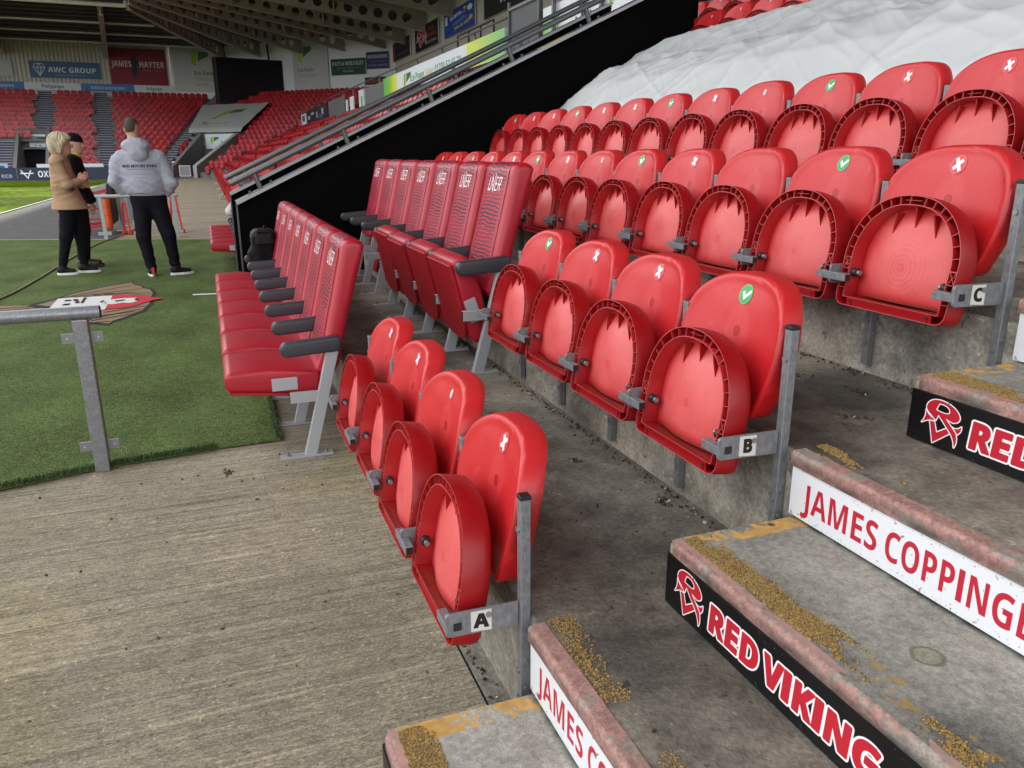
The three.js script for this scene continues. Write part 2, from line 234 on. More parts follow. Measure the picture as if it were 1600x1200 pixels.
{
  const s = new THREE.Shape(turfPts.map((p) => new THREE.Vector2(p[0], -p[1]))), g = new THREE.ExtrudeGeometry(s, { depth: 0.012, bevelEnabled: false }); g.rotateX(-Math.PI / 2); g.translate(0, 0.008, 0);
  struct('artificial_turf', boxUV(g), mTurf, 'green artificial turf mat on the concrete');
  // ragged pile along the near and side edges
  const n = 5200, b = new THREE.PlaneGeometry(0.004, 0.026); b.translate(0, 0.01, 0);
  const im = new THREE.InstancedMesh(b, M([0.055, 0.1, 0.03], 0.9), n), m = new THREE.Matrix4(), q = new THREE.Quaternion(), e = new THREE.Euler(); setSeed(5);
  for (let i = 0; i < n; i++) {
    let x, z; if (i < 4200) { const t = rnd(), k = Math.min(4, 1 + Math.floor(t * 5)), a = turfEdge[k], c = turfEdge[k + 1] || a, u = rnd(); x = mix(a[0], c[0], u); z = mix(a[1], c[1], u) - 0.03 * rnd() + 0.006; } else { const u = rnd() * rnd(); x = 0.232 + 0.04 * u - 0.02 * rnd(); z = -4.2 - 3 * u; }
    e.set(rr(-0.9, 0.9), rr(0, 6.28), rr(-0.9, 0.9)); q.setFromEuler(e); m.compose(V3(x, 0.016, z), q, V3(1, rr(0.6, 1.3), 1)); im.setMatrixAt(i, m);
  }
  im.name = 'turf_fibre'; shade(im); im.userData = { kind: 'stuff', label: 'loose green fibres along the cut edge of the turf', category: 'turf fibres' }; scene.add(im);
}
solo('turf_line', J(flat([[-0.27, -9.2], [0.29, -9.13], [0.29, -9.2], [-0.27, -9.27]], 0.0245)), mLine, 'short white line on the green turf before the padded chairs', 'line marking');
solo('turf_border', J(flat([[-9, -19.0], [-3.66, -17.0], [-1.55, -16.15], [-1.55, -16.27], [-3.66, -17.14], [-9, -19.14]], 0.009)), mLine, 'white strip along the far edge of the turf mat', 'line marking');

// crest printed on the turf: traced on the ground in metres (x, z)
{
  const mb = M([0.24, 0.155, 0.082], 0.9), mk = M([0.008, 0.008, 0.01], 0.9), mw = M([0.62, 0.62, 0.6], 0.9), mr = M([0.5, 0.012, 0.02], 0.85);
  const t = thing('turf_crest', 'brown white and red crest printed on the green turf', 'crest', [0, 0, 0]);
  const L = (y, ...polys) => J(polys.map((p) => flat(p, y)));
  const C = CREST;
  const grow = (p, k) => { const c = p.reduce((a, b) => [a[0] + b[0] / p.length, a[1] + b[1] / p.length], [0, 0]); return p.map((q) => { const d = Math.hypot(q[0] - c[0], q[1] - c[1]); return [q[0] + (q[0] - c[0]) / d * k, q[1] + (q[1] - c[1]) / d * k * 1.6]; }); };
  part('outline', L(0.0235, ...C.brown.map((p) => grow(p, 0.05))), mk, t);
  part('field', L(0.0262, ...C.brown), mb, t);
  stuff(part('grain_line', L(0.0285, ...C.grain.map(([a, b, w]) => { const dx = b[0] - a[0], dz = b[1] - a[1], l = Math.hypot(dx, dz), nx = -dz / l * w * 1.5, nz = dx / l * w * 1.5; return [[a[0] + nx, a[1] + nz], [b[0] + nx * 0.6, b[1] + nz * 0.6], [b[0] - nx * 0.6, b[1] - nz * 0.6], [a[0] - nx, a[1] - nz]]; })), mk, t));
  part('shield', L(0.031, ...C.white), mw, t);
  part('red_tip', L(0.033, ...C.red), mr, t);
  part('emblem', L(0.035, ...C.white2), mw, t);
  part('black_mark', L(0.037, ...C.black), mk, t);
}

// ------------------------------------------------------------------ near terrace and aisle steps
const Z_END = -8.08, Z_FRONT = 6;
for (let i = 0; i < 9; i++) {
  struct('terrace_riser', boxUV(box6(RX(i) + 0.012, RX(i) + 0.13, FY(i) - 0.05, FY(i + 1) - 0.03, Z_END, Z_FRONT)), mRiser);
  const nose = []; for (let k = 0; k <= 4; k++) { const a = Math.PI / 2 * (1 + k / 4); nose.push([RX(i) + 0.021 + 0.013 * Math.cos(a), FY(i + 1) - 0.013 + 0.013 * Math.sin(a)]); }
  const g = extr([[RX(i + 1) + 0.06, FY(i + 1)], ...nose, [RX(i) + 0.008, FY(i + 1) - 0.07], [RX(i + 1) + 0.06, FY(i + 1) - 0.07]], Z_END, Z_FRONT);
  struct('terrace_tread', boxUV(g), mTread);
}
const STEP_Z = -1.575, STEP_D = 0.388;
// painted nosings: pink-red worn paint on the edge, yellow paint behind it and along the open end
function stepTop(sd, withEnd) { // canvas: u along z from the open end (1.35 m), v across depth (0.388 m) from the nose
  return dataTex(1024, 320, (i, j) => {
    const z = i / 1024 * 1.35, d = j / 320 * STEP_D;
    const g = 0.8 + 0.5 * (fbm(z * 3, d * 4, sd, 5) - 0.5) + 0.16 * (noise(z * 90, d * 90, sd + 2) - 0.5) + 0.2 * (noise(z * 330, d * 330, sd + 4) - 0.5) - 0.1 * sstep(0.55, 0.7, fbm(z * 5, d * 6, sd + 6, 4));
    let c = [172 * g, 168 * g, 157 * g];
    const wear = fbm(z * 16, d * 16, sd + 20, 4), wf = noise(z * 70, d * 70, sd + 23);
    const edge = (d < 0.02 - 0.006 * noise(z * 30, 1, sd)) ? 1 : 0;
    if (edge && wear + 0.25 * (wf - 0.5) > 0.34 + 0.18 * sstep(0.2, 0.9, z)) c = [mix(168, 190, wf) * (0.75 + 0.28 * g), mix(124, 142, wf), mix(115, 132, wf)];
    const band = d > 0.028 && d < 0.1 ? 1 : 0;
    if (band && fbm(z * 7, d * 14, sd + 31, 4) + 0.4 * (wf - 0.5) > 0.6 - 0.06 * sstep(0.6, 0, z)) c = [mix(c[0], 150 + 50 * (wf - 0.5), 0.7), mix(c[1], 120 + 36 * (wf - 0.5), 0.7), mix(c[2], 62, 0.7)];
    if (withEnd && z < 0.058 + 0.008 * noise(d * 40, 2, sd) && d > 0.018) { const q = sstep(-0.05, 0.05, wear + 0.35 * (wf - 0.5) - 0.44); c = [mix(c[0], 190 + 34 * (wf - 0.5), q), mix(c[1], 150 + 30 * (wf - 0.5), q), mix(c[2], 74 + 20 * wf, q)]; }
    if (sd === 350) { const q = Math.hypot(z - 0.603, d - 0.204) / 0.03 + 0.12 * (noise(z * 60, d * 60, 5) - 0.5), rg = sstep(0.2, 0.05, Math.abs(q - 1)); c = [mix(c[0], 88, 0.55 * rg), mix(c[1], 86, 0.55 * rg), mix(c[2], 72, 0.6 * rg)]; if (q < 1) c = [c[0] * 0.97, c[1] * 0.97, c[2] * 0.9]; }
    if (sd === 350) { const q = Math.hypot(z - 0.02, d - 0.29); if (q < 0.013) c = c.map((v) => v * mix(0.45, 1, sstep(0.006, 0.013, q))); }
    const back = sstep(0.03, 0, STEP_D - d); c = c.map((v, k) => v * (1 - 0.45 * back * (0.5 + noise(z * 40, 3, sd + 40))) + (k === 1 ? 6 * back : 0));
    return c;
  }, true, false);
}
const AL = (p, k) => { let a = 0; for (let i = 1; i <= k; i++) a += Math.hypot(p[i][0] - p[i - 1][0], p[i][1] - p[i - 1][1]); return a / 0.1; };
function noseTex(sd) { return dataTex(1024, 64, (i, j) => { const z = i / 1024 * 1.35, v = j / 64 * 0.1; const w = fbm(z * 20, v * 20 + 5, sd, 5), f = noise(z * 260, v * 260, sd + 3), f2 = fbm(z * 80, v * 80, sd + 7, 3), g = 0.86 + 0.3 * (f2 - 0.5) + 0.2 * (f - 0.5), p = sstep(-0.05, 0.05, w + 0.25 * (f - 0.5) + 0.25 * (f2 - 0.5) - 0.36 - 0.15 * sstep(0.15, 1, z)); let c = [mix(168, 182, p) * g, mix(157, 138, p) * g, mix(144, 128, p) * g]; const dirt = sstep(0.034, 0.004, v) * clamp(0.3 + 1.2 * (fbm(z * 14, v * 50, sd + 9, 5) - 0.4)); return c.map((q) => q * (1 - 0.62 * dirt)); }, true, false); }
for (let i = 0; i < 3; i++) {
  const x0 = RX(i) - STEP_D, y0 = FY(i), y1 = y0 + RISE / 2, z1 = STEP_Z + 1.35;
  const t = new THREE.Group(); t.name = numbered('aisle_step'); t.userData = { kind: 'structure' }; scene.add(t);
  part('step_block', boxUV(box6(x0 + 0.004, RX(i) - 0.001, y0 - 0.02, y1 - 0.012, STEP_Z + 0.004, z1)), mStep, t);
  const top = quad([x0 + 0.012, y1, STEP_Z + 0.008], [x0 + 0.012, y1, z1], [RX(i) - 0.0005, y1, z1], [RX(i) - 0.0005, y1, STEP_Z + 0.008], [[0, 0], [1, 0], [1, 1], [0, 1]]);
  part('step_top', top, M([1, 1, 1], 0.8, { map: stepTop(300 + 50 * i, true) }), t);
  // rounded nose as a swept strip
  const rings = 6, g = new THREE.BufferGeometry(), P = [], T = [], I = [], prof = [[0, -0.036]]; for (let k = 0; k <= rings; k++) { const a = Math.PI - k / rings * Math.PI / 2; prof.push([0.014 + 0.014 * Math.cos(a), -0.014 + 0.014 * Math.sin(a)]); }
  const NZ = 60; for (let s = 0; s <= NZ; s++) prof.forEach((p, k) => { const z = mix(STEP_Z, z1, s / NZ), w = 0.0012 * (fbm(z * 14, k, 9 + i, 3) - 0.5), cr = Math.max(0, 0.012 - s / NZ * 1.35); P.push(x0 + p[0] + w + cr, y0 + RISE / 2 + p[1] + w * 0.3 - (s === 0 ? 0.004 : 0), z); T.push(s / NZ, AL(prof, k)); });
  const m = prof.length; for (let s = 0; s < NZ; s++) for (let k = 0; k < m - 1; k++) { const a = s * m + k; I.push(a, a + m, a + 1, a + 1, a + m, a + m + 1); }
  g.setAttribute('position', new THREE.Float32BufferAttribute(P, 3)); g.setAttribute('uv', new THREE.Float32BufferAttribute(T, 2)); g.setIndex(I); g.computeVertexNormals();
  part('step_nosing', g, M([1, 1, 1], 0.75, { map: noseTex(500 + 31 * i) }), t);
  part('step_end', boxUV(box6(x0 + 0.01, RX(i), y0, y1 - 0.006, STEP_Z, STEP_Z + 0.003)), mRiser, t);
}
for (let i = 0; i < 3; i++) { // nosing of each row's tread across the aisle
  const x0 = RX(i) - 0.014, y1 = FY(i + 1) + 0.004, z0 = -1.59, z1 = z0 + 1.35, g = new THREE.BufferGeometry(), P = [], T = [], I = [], prof = [[0, -0.04]];
  for (let k = 0; k <= 6; k++) { const a = Math.PI - k / 6 * Math.PI / 2; prof.push([0.012 + 0.012 * Math.cos(a), -0.012 + 0.012 * Math.sin(a)]); } prof.push([0.045, 0.0005]);
  const NZ = 60; for (let s = 0; s <= NZ; s++) prof.forEach((p, k) => { const z = mix(z0, z1, s / NZ), w = 0.0016 * (fbm(z * 14, k, 19 + i, 3) - 0.5); P.push(x0 + p[0] + w, y1 + p[1] + (k ? w * 0.5 : 0), z); T.push(s / NZ, AL(prof, k)); });
  const m = prof.length; for (let s = 0; s < NZ; s++) for (let k = 0; k < m - 1; k++) { const a = s * m + k; I.push(a, a + m, a + 1, a + 1, a + m, a + m + 1); }
  g.setAttribute('position', new THREE.Float32BufferAttribute(P, 3)); g.setAttribute('uv', new THREE.Float32BufferAttribute(T, 2)); g.setIndex(I); g.computeVertexNormals();
  struct('tread_nosing', g, M([1, 1, 1], 0.75, { map: noseTex(700 + 31 * i) }));
}
// yellow anti-slip grit left on the steps
{
  const g = new THREE.IcosahedronGeometry(0.0027, 0), list = []; setSeed(77);
  const strip = (x0, x1, y, z0, z1, n, sd, thr) => { let k = 0, guard = 0; while (k < n && guard++ < n * 30) { const z = rr(z0, z1), a = rnd(), x = mix(x0, x1, a); const keep = fbm((z - z0) * 7 + sd, x * 22, sd, 4) - 0.24 * Math.abs(a - 0.5) + 0.13 * sstep(0.3, 0.05, z - z0) + 0.2 * (rnd() - 0.5); if (keep > thr) { list.push([x, y, z]); k++; } } };
  for (let i = 0; i < 3; i++) { const x0 = RX(i) - STEP_D; strip(x0 + 0.03, x0 + 0.112, FY(i) + RISE / 2 + 0.001, STEP_Z + 0.02, STEP_Z + 1.2, 6400, 40 + i * 7, 0.5); strip(RX(i) + 0.03, RX(i) + 0.11, FY(i + 1) + 0.001, -1.6, -1.26, 1000, 90 + i * 5, 0.54); strip(RX(i) + 0.05, RX(i) + 0.1, FY(i + 1) + 0.001, -1.1, -0.6, 200, 95 + i * 5, 0.62); }
  const im = new THREE.InstancedMesh(g, M([1, 1, 1], 0.7), list.length), m = new THREE.Matrix4(), q = new THREE.Quaternion(), c = new THREE.Color();
  list.forEach((p, i) => { q.set(rnd(), rnd(), rnd(), rnd()).normalize(); m.compose(V3(...p), q, V3(rr(0.6, 1.5), rr(0.4, 0.8), rr(0.6, 1.5))); im.setMatrixAt(i, m); const t = rnd(); c.setRGB(mix(0.13, 0.42, t), mix(0.085, 0.26, t), mix(0.03, 0.075, t)); im.setColorAt(i, c); });
  im.name = 'anti_slip_grit'; shade(im); im.userData = { kind: 'stuff', label: 'yellow anti-slip grit scattered along the step edges', category: 'grit' }; scene.add(im);
}
// signs on the risers
const px = (w, h, bg) => (f) => canvasTex(w, h, (x) => { x.fillStyle = bg; x.fillRect(0, 0, w, h); f(x); });
function emblem(x, cx, cy, s) { // red and white horned monogram
  x.save(); x.translate(cx, cy); x.scale(s * 0.72, s * 0.72); x.translate(-1080, -434); x.lineJoin = 'round';
  const W = '#f4f0ee', R = '#bf2032', shapes = [
    () => { x.moveTo(1000, 402); x.lineTo(1044, 568); x.lineTo(1172, 446); x.lineTo(1142, 436); x.lineTo(1060, 502); x.lineTo(1032, 420); },
    () => { x.moveTo(1034, 424); x.bezierCurveTo(1010, 420, 985, 405, 980, 385); x.bezierCurveTo(984, 425, 976, 448, 962, 468); x.bezierCurveTo(985, 450, 1000, 436, 1034, 436); },
    () => { x.moveTo(1140, 440); x.bezierCurveTo(1168, 446, 1188, 436, 1200, 418); x.bezierCurveTo(1202, 440, 1196, 456, 1182, 468); x.lineTo(1158, 470); },
    () => { x.moveTo(984, 352); x.bezierCurveTo(1000, 296, 1096, 292, 1152, 330); x.bezierCurveTo(1194, 360, 1196, 398, 1148, 410); x.lineTo(1102, 400); x.lineTo(1168, 462); x.bezierCurveTo(1188, 486, 1184, 530, 1174, 550); x.bezierCurveTo(1170, 512, 1150, 480, 1122, 456); x.lineTo(1058, 392); x.lineTo(1046, 428); x.lineTo(1004, 398); x.bezierCurveTo(982, 384, 978, 368, 984, 352); }];
  for (const f of shapes) { x.beginPath(); f(); x.closePath(); x.strokeStyle = W; x.lineWidth = 13; x.stroke(); x.fillStyle = R; x.fill(); }
  x.beginPath(); x.moveTo(1056, 328); x.bezierCurveTo(1096, 320, 1124, 338, 1120, 360); x.bezierCurveTo(1112, 376, 1074, 372, 1042, 366); x.closePath(); x.fillStyle = '#0a0a0c'; x.fill(); x.lineWidth = 6; x.stroke(); x.restore();
}
const wear = (x, w, h, n, cols, sd) => { setSeed(sd); for (let i = 0; i < n; i++) { x.fillStyle = cols[i % cols.length]; x.globalAlpha = rr(0.2, 0.8); const r = rr(0.5, 2.2) * (rnd() < 0.06 ? 3 : 1); x.beginPath(); x.ellipse(rr(0, w), rnd() < 0.6 ? (rnd() < 0.5 ? rr(0, h * 0.12) : rr(h * 0.9, h)) : rr(0, h), r * rr(1, 2.4), r, rr(0, 3), 0, 7); x.fill(); } x.globalAlpha = 1; };
const whiteSign = px(2048, 216, '#dcdfe2')((x) => { text(x, 'JAMES', 80, 170, 160, '#b81f33', { w: 388 }); text(x, 'COPPINGER', 494, 170, 160, '#b81f33', { w: 640 }); wear(x, 2048, 216, 420, ['#4a4436', '#6c6552', '#8d8a78'], 4); });
const blackSign = px(2048, 216, '#0a0a0c')((x) => { x.save(); x.translate(158, 106); x.scale(1.08, 1); emblem(x, 0, 0, 1.0); x.restore(); for (const [w, a, b] of [['RED', 284, 288], ['VIKING', 596, 494]]) { text(x, w, a, 164, 150, '#f2efed', { w: b, stroke: '#f2efed', lw: 26, skew: -0.06 }); text(x, w, a, 164, 150, '#bd2031', { w: b, stroke: '#bd2031', lw: 11, skew: -0.06 }); } wear(x, 2048, 216, 380, ['#5a564c', '#38352f', '#8a857a'], 8); });
const mWS = M([1, 1, 1], 0.42, { map: whiteSign }), mBS = M([1, 1, 1], 0.38, { map: blackSign }), SL = 1.35;
const place = ['lowest', 'middle', 'highest visible'];
for (let i = 0; i < 3; i++) {
  const y0 = FY(i) + RISE / 2 + 0.004, h = 0.142, x = RX(i) - 0.008;
  const t = thing('riser_sign', `white riser sign with red capital letters, ${['lowest, beside the row marked A', 'middle, beside the row marked B', 'highest, beside the row marked C'][i]}`, 'sign', [x, y0, -1.585 + SL / 2]);
  part('board', bx(0.006, h, SL, 0.003, h / 2, 0), M([0.75, 0.76, 0.78], 0.45), t);
  part('print', quad([-0.0012, 0.001, -SL / 2 + 0.001], [-0.0012, 0.001, SL / 2 - 0.001], [-0.0012, h - 0.001, SL / 2 - 0.001], [-0.0012, h - 0.001, -SL / 2 + 0.001]), mWS, t);
  const xb = RX(i) - STEP_D - 0.003, hb = 0.139;
  const b = thing('riser_sign', `black riser sign with red letters and horned emblem, ${['lowest, cut by the bottom edge', 'middle, below the row marked B bracket', 'highest, at the right edge'][i]}`, 'sign', [xb, FY(i) + 0.003, -1.572 + SL / 2]);
  part('board', bx(0.006, hb, SL, 0.003, hb / 2, 0), mBlackPl, b);
  part('print', quad([-0.0012, 0.001, -SL / 2 + 0.001], [-0.0012, 0.001, SL / 2 - 0.001], [-0.0012, hb - 0.001, SL / 2 - 0.001], [-0.0012, hb - 0.001, -SL / 2 + 0.001]), mBS, b);
}
// ------------------------------------------------------------------ tip-up plastic seats
const resample = (pts, n) => { // closed outline to n points by arc length, with inward normals
  const L = [0]; for (let i = 0; i < pts.length; i++) { const a = pts[i], b = pts[(i + 1) % pts.length]; L.push(L[i] + Math.hypot(b[0] - a[0], b[1] - a[1])); }
  const o = []; let k = 0; for (let i = 0; i < n; i++) { const t = i / n * L[pts.length]; while (L[k + 1] < t) k++; const a = pts[k], b = pts[(k + 1) % pts.length], u = (t - L[k]) / (L[k + 1] - L[k] || 1); o.push([mix(a[0], b[0], u), mix(a[1], b[1], u)]); }
  return o.map((p, i) => { const a = o[(i + n - 1) % n], b = o[(i + 1) % n], d = Math.hypot(b[0] - a[0], b[1] - a[1]); return { u: p[0], v: p[1], nu: -(b[1] - a[1]) / d, nv: (b[0] - a[0]) / d }; });
};
function ringMesh(rings, closeAt) { // rings: arrays of [x,y,z,u,v] of equal length; closeAt: centre vertex
  const n = rings[0].length, P = [], T = [], I = []; rings.forEach((r) => r.forEach((p) => { P.push(p[0], p[1], p[2]); T.push(p[3], p[4]); }));
  for (let r = 0; r < rings.length - 1; r++) for (let i = 0; i < n; i++) { const a = r * n + i, b = r * n + (i + 1) % n, c = a + n, d = b + n; I.push(a, b, c, b, d, c); }
  if (closeAt) { const k = P.length / 3; P.push(closeAt[0], closeAt[1], closeAt[2]); T.push(closeAt[3], closeAt[4]); const a0 = (rings.length - 1) * n; for (let i = 0; i < n; i++) I.push(a0 + i, a0 + (i + 1) % n, k); }
  const g = new THREE.BufferGeometry(); g.setAttribute('position', new THREE.Float32BufferAttribute(P, 3)); g.setAttribute('uv', new THREE.Float32BufferAttribute(T, 2)); g.setIndex(I); return g;
}
const PW = 0.223, PL = 0.372, LEAN = 9.5 * Math.PI / 180, PX = -0.192, PY = 0.272;
const panPt = (u, w, d) => [PX + w * Math.sin(LEAN) - d * Math.cos(LEAN), PY + w * Math.cos(LEAN) + d * Math.sin(LEAN), u]; // d towards the viewer
const panOutline = (() => { const half = []; for (let i = 0; i <= 6; i++) { const a = i / 6 * Math.PI / 2; half.push([PW - 0.032 + 0.03 * Math.sin(a), 0.032 - 0.032 * Math.cos(a)]); } for (let i = 1; i <= 24; i++) { const a = i / 24 * Math.PI / 2; half.push([PW * Math.pow(Math.cos(a), 0.86), 0.16 + (PL - 0.16) * Math.sin(a)]); } half[half.length - 1][0] = 0; const left = half.slice(0, -1).reverse().map((p) => [-p[0], p[1]]); return [...half, ...left]; })();
function panGeo(N, low) {
  const o = resample(panOutline, N), uv = (u, w) => [u / 0.46 + 0.5, w / 0.38];
  const ring = (ins, d, dd) => o.map((p) => { const u = p.u + p.nu * ins, w = p.v + p.nv * ins; return [...panPt(u, w, dd ? dd(u, w) : d), ...uv(u, w)]; });
  const floorD = (u, w) => { const c = clamp(1 - Math.hypot(u / 0.19, (w - 0.14) / 0.23)); return -0.05 + 0.03 * sstep(0, 0.8, c) - 0.012 * sstep(0.24, 0.36, w); };
  const prof = low ? [[0.03, -0.07], [0, -0.055], [0, 0], [0.03, 0], [0.034, -0.04]] : [[0.03, -0.084], [0.012, -0.08], [0.003, -0.071], [0, -0.055], [0, -0.003], [0.0012, 0], [0.003, 0], [0.004, -0.003], [0.0046, -0.05], [0.0262, -0.05], [0.0268, -0.006], [0.028, -0.003], [0.03, -0.003], [0.0312, -0.006], [0.0345, -0.054]];
  const rings = prof.map(([i, d]) => ring(i, d));
  const inn = o.map((p) => [p.u + p.nu * 0.036, p.v + p.nv * 0.036]), c = [0, 0.17];
  for (const t of low ? [0.6] : [0.97, 0.86, 0.7, 0.52, 0.34, 0.17]) rings.push(inn.map(([u, w]) => { const a = mix(c[0], u, t), b = mix(c[1], w, t); return [...panPt(a, b, floorD(a, b)), ...uv(a, b)]; }));
  const front = toCreasedNormals(ringMesh(rings, [...panPt(c[0], c[1], floorD(...c)), ...uv(...c)]), 0.7);
  // sitting surface (faces the backrest)
  const back = []; for (const t of low ? [1] : [1, 0.8, 0.5, 0.25]) back.push(o.map((p) => { const u = mix(0, p.u + p.nu * 0.03, t), w = mix(0.17, p.v + p.nv * 0.03, t); return [...panPt(u, w, -0.078 + 0.02 * (1 - t * t)), ...uv(u, w)]; }));
  const bk = ringMesh(back, [...panPt(0, 0.17, -0.058), ...uv(0, 0.17)]); bk.computeVertexNormals();
  const gs = [front, bk];
  if (!low) {
    const rib = (u0, w0, u1, w1, th, d0, d1) => { const L = Math.hypot(u1 - u0, w1 - w0), a = Math.atan2(w1 - w0, u1 - u0), g = new THREE.BoxGeometry(L, th, d1 - d0); g.rotateZ(a); const p = g.attributes.position; for (let i = 0; i < p.count; i++) { const q = panPt(p.getX(i) + (u0 + u1) / 2, p.getY(i) + (w0 + w1) / 2, p.getZ(i) + (d0 + d1) / 2); p.setXYZ(i, ...q); } const t = g.attributes.uv; for (let i = 0; i < t.count; i++) t.setXY(i, 0.03, 0.5); g.computeVertexNormals(); gs.push(g); };
    const NR = 32; for (let i = 0; i < NR; i++) { const p = o[Math.floor(i / NR * N)]; if (p.v < 0.05) continue; rib(p.u + p.nu * 0.004, p.v + p.nv * 0.004, p.u + p.nu * 0.028, p.v + p.nv * 0.028, 0.0018, -0.05, -0.006); }
    for (const s of [-1, 1]) { const a = s * (PW - 0.006), b = s * (PW - 0.027); for (const [w0, w1] of [[0.122, 0.16]]) { rib(a, w0, b, w1, 0.0022, -0.03, -0.004); rib(a, w1, b, w0, 0.0022, -0.03, -0.004); rib(a, w0, b, w0, 0.0022, -0.03, -0.003); rib(a, w1, b, w1, 0.0022, -0.03, -0.003); } rib(s * 0.155, 0.004, s * 0.155, 0.028, 0.0022, -0.03, -0.003); }
    rib(-0.03, PL - 0.016, 0.03, PL - 0.016, 0.002, -0.03, -0.004);
    // pointed stiffeners under the front lip
    for (const u of [-0.07, 0, 0.07]) { const top = PL - 0.034 - 0.1 * (u / 0.2) ** 2 * 1.6, k = u * 0.12, s = new THREE.Shape([new THREE.Vector2(0, 0), new THREE.Vector2(0, 0.034), new THREE.Vector2(-0.112, 0.004), new THREE.Vector2(-0.116, 0)]); const g = new THREE.ExtrudeGeometry(s, { depth: 0.006, bevelEnabled: false }); const p = g.attributes.position; for (let i = 0; i < p.count; i++) { const w = p.getX(i), d = p.getY(i), z = p.getZ(i); const th = z - 0.003; p.setXYZ(i, ...panPt(u + th * (1 + w / 0.13) - k * (w / 0.085) * 2, top + w, -0.052 + d - 0.006 * (1 + w / 0.116))); } g.computeVertexNormals(); const t = g.attributes.uv; for (let i = 0; i < t.count; i++) t.setXY(i, 0.04, 0.6); gs.push(g); }
    // ledge along the hinge edge
    const lp = [[-0.172, 0.002], [0.172, 0.002], [0.172, 0.032], [-0.172, 0.032]]; const q = lp.map(([u, w]) => panPt(u, w, w < 0.01 ? -0.008 : -0.002)); const qb = lp.map(([u, w]) => panPt(u, w, -0.04));
    gs.push(quad(q[0], q[1], q[2], q[3], lp.map(([u, w]) => uv(u, w))), quad(q[3], q[2], qb[2], qb[3], [[0.1, 0.1], [0.9, 0.1], [0.9, 0.08], [0.1, 0.08]]), quad(q[0], q[1], qb[1], qb[0], [[0.1, 0.02], [0.9, 0.02], [0.9, 0.0], [0.1, 0.0]]));
  }
  return J(gs);
}
const bs = (u, v) => -0.07 + 0.2 * (v - 0.4) + 0.032 * (1 - Math.min(1, (u / 0.23) ** 2)) + 0.012 * sstep(0.7, 0.787, v);
const backOutline = (() => { const h = []; const B = 0.4; for (let i = 0; i <= 5; i++) { const a = i / 5 * Math.PI / 2; h.push([0.14 + 0.05 * Math.sin(a), B + 0.04 - 0.04 * Math.cos(a)]); } for (let i = 1; i <= 6; i++) h.push([mix(0.19, 0.237, Math.sin(i / 6 * Math.PI / 2)), mix(B + 0.04, 0.6, i / 6)]); for (let i = 1; i <= 24; i++) { const a = i / 24 * Math.PI / 2; h.push([0.237 * Math.pow(Math.cos(a), 0.7), 0.6 + 0.187 * Math.pow(Math.sin(a), 0.92)]); } h[h.length - 1][0] = 0; return [...h, ...h.slice(0, -1).reverse().map((p) => [-p[0], p[1]])]; })();
function backGeo(N, low) {
  const o = resample(backOutline, N), uv = (u, v) => [u / 0.47 + 0.5, (v - 0.4) / 0.4];
  const ring = (ins, d) => o.map((p) => { const u = p.u + p.nu * ins, v = p.v + p.nv * ins; return [bs(u, v) + d, v, u, ...uv(u, v)]; });
  const prof = low ? [[0.02, 0.02], [0.01, 0.06], [0, 0.05], [0, 0.004], [0.014, 0]] : [[0.022, 0.022], [0.014, 0.07], [0.006, 0.073], [0.001, 0.066], [0, 0.05], [0, 0.014], [0.002, 0.006], [0.007, 0.0012], [0.016, 0], [0.024, 0.0035], [0.04, 0.006]];
  const rings = prof.map(([i, d]) => ring(i, d));
  const c = [0, 0.6]; for (const t of low ? [0.5] : [0.82, 0.62, 0.44, 0.28, 0.14]) rings.push(o.map((p) => { const u = mix(0, p.u + p.nu * 0.04, t), v = mix(0.6, p.v + p.nv * 0.04, t); return [bs(u, v) + 0.006, v, u, ...uv(u, v)]; }));
  const f = toCreasedNormals(ringMesh(rings, [bs(0, 0.6) + 0.006, 0.6, 0, ...uv(0, 0.6)]), 1.1);
  const rear = [1, 0.5].map((t) => o.map((p) => { const u = mix(0, p.u + p.nu * 0.022, t), v = mix(0.6, p.v + p.nv * 0.022, t); return [bs(u, v) + 0.022, v, u, 0.03, 0.5]; }));
  const r = ringMesh(rear, [bs(0, 0.6) + 0.022, 0.6, 0, 0.03, 0.5]); r.computeVertexNormals();
  return J(f, r);
}
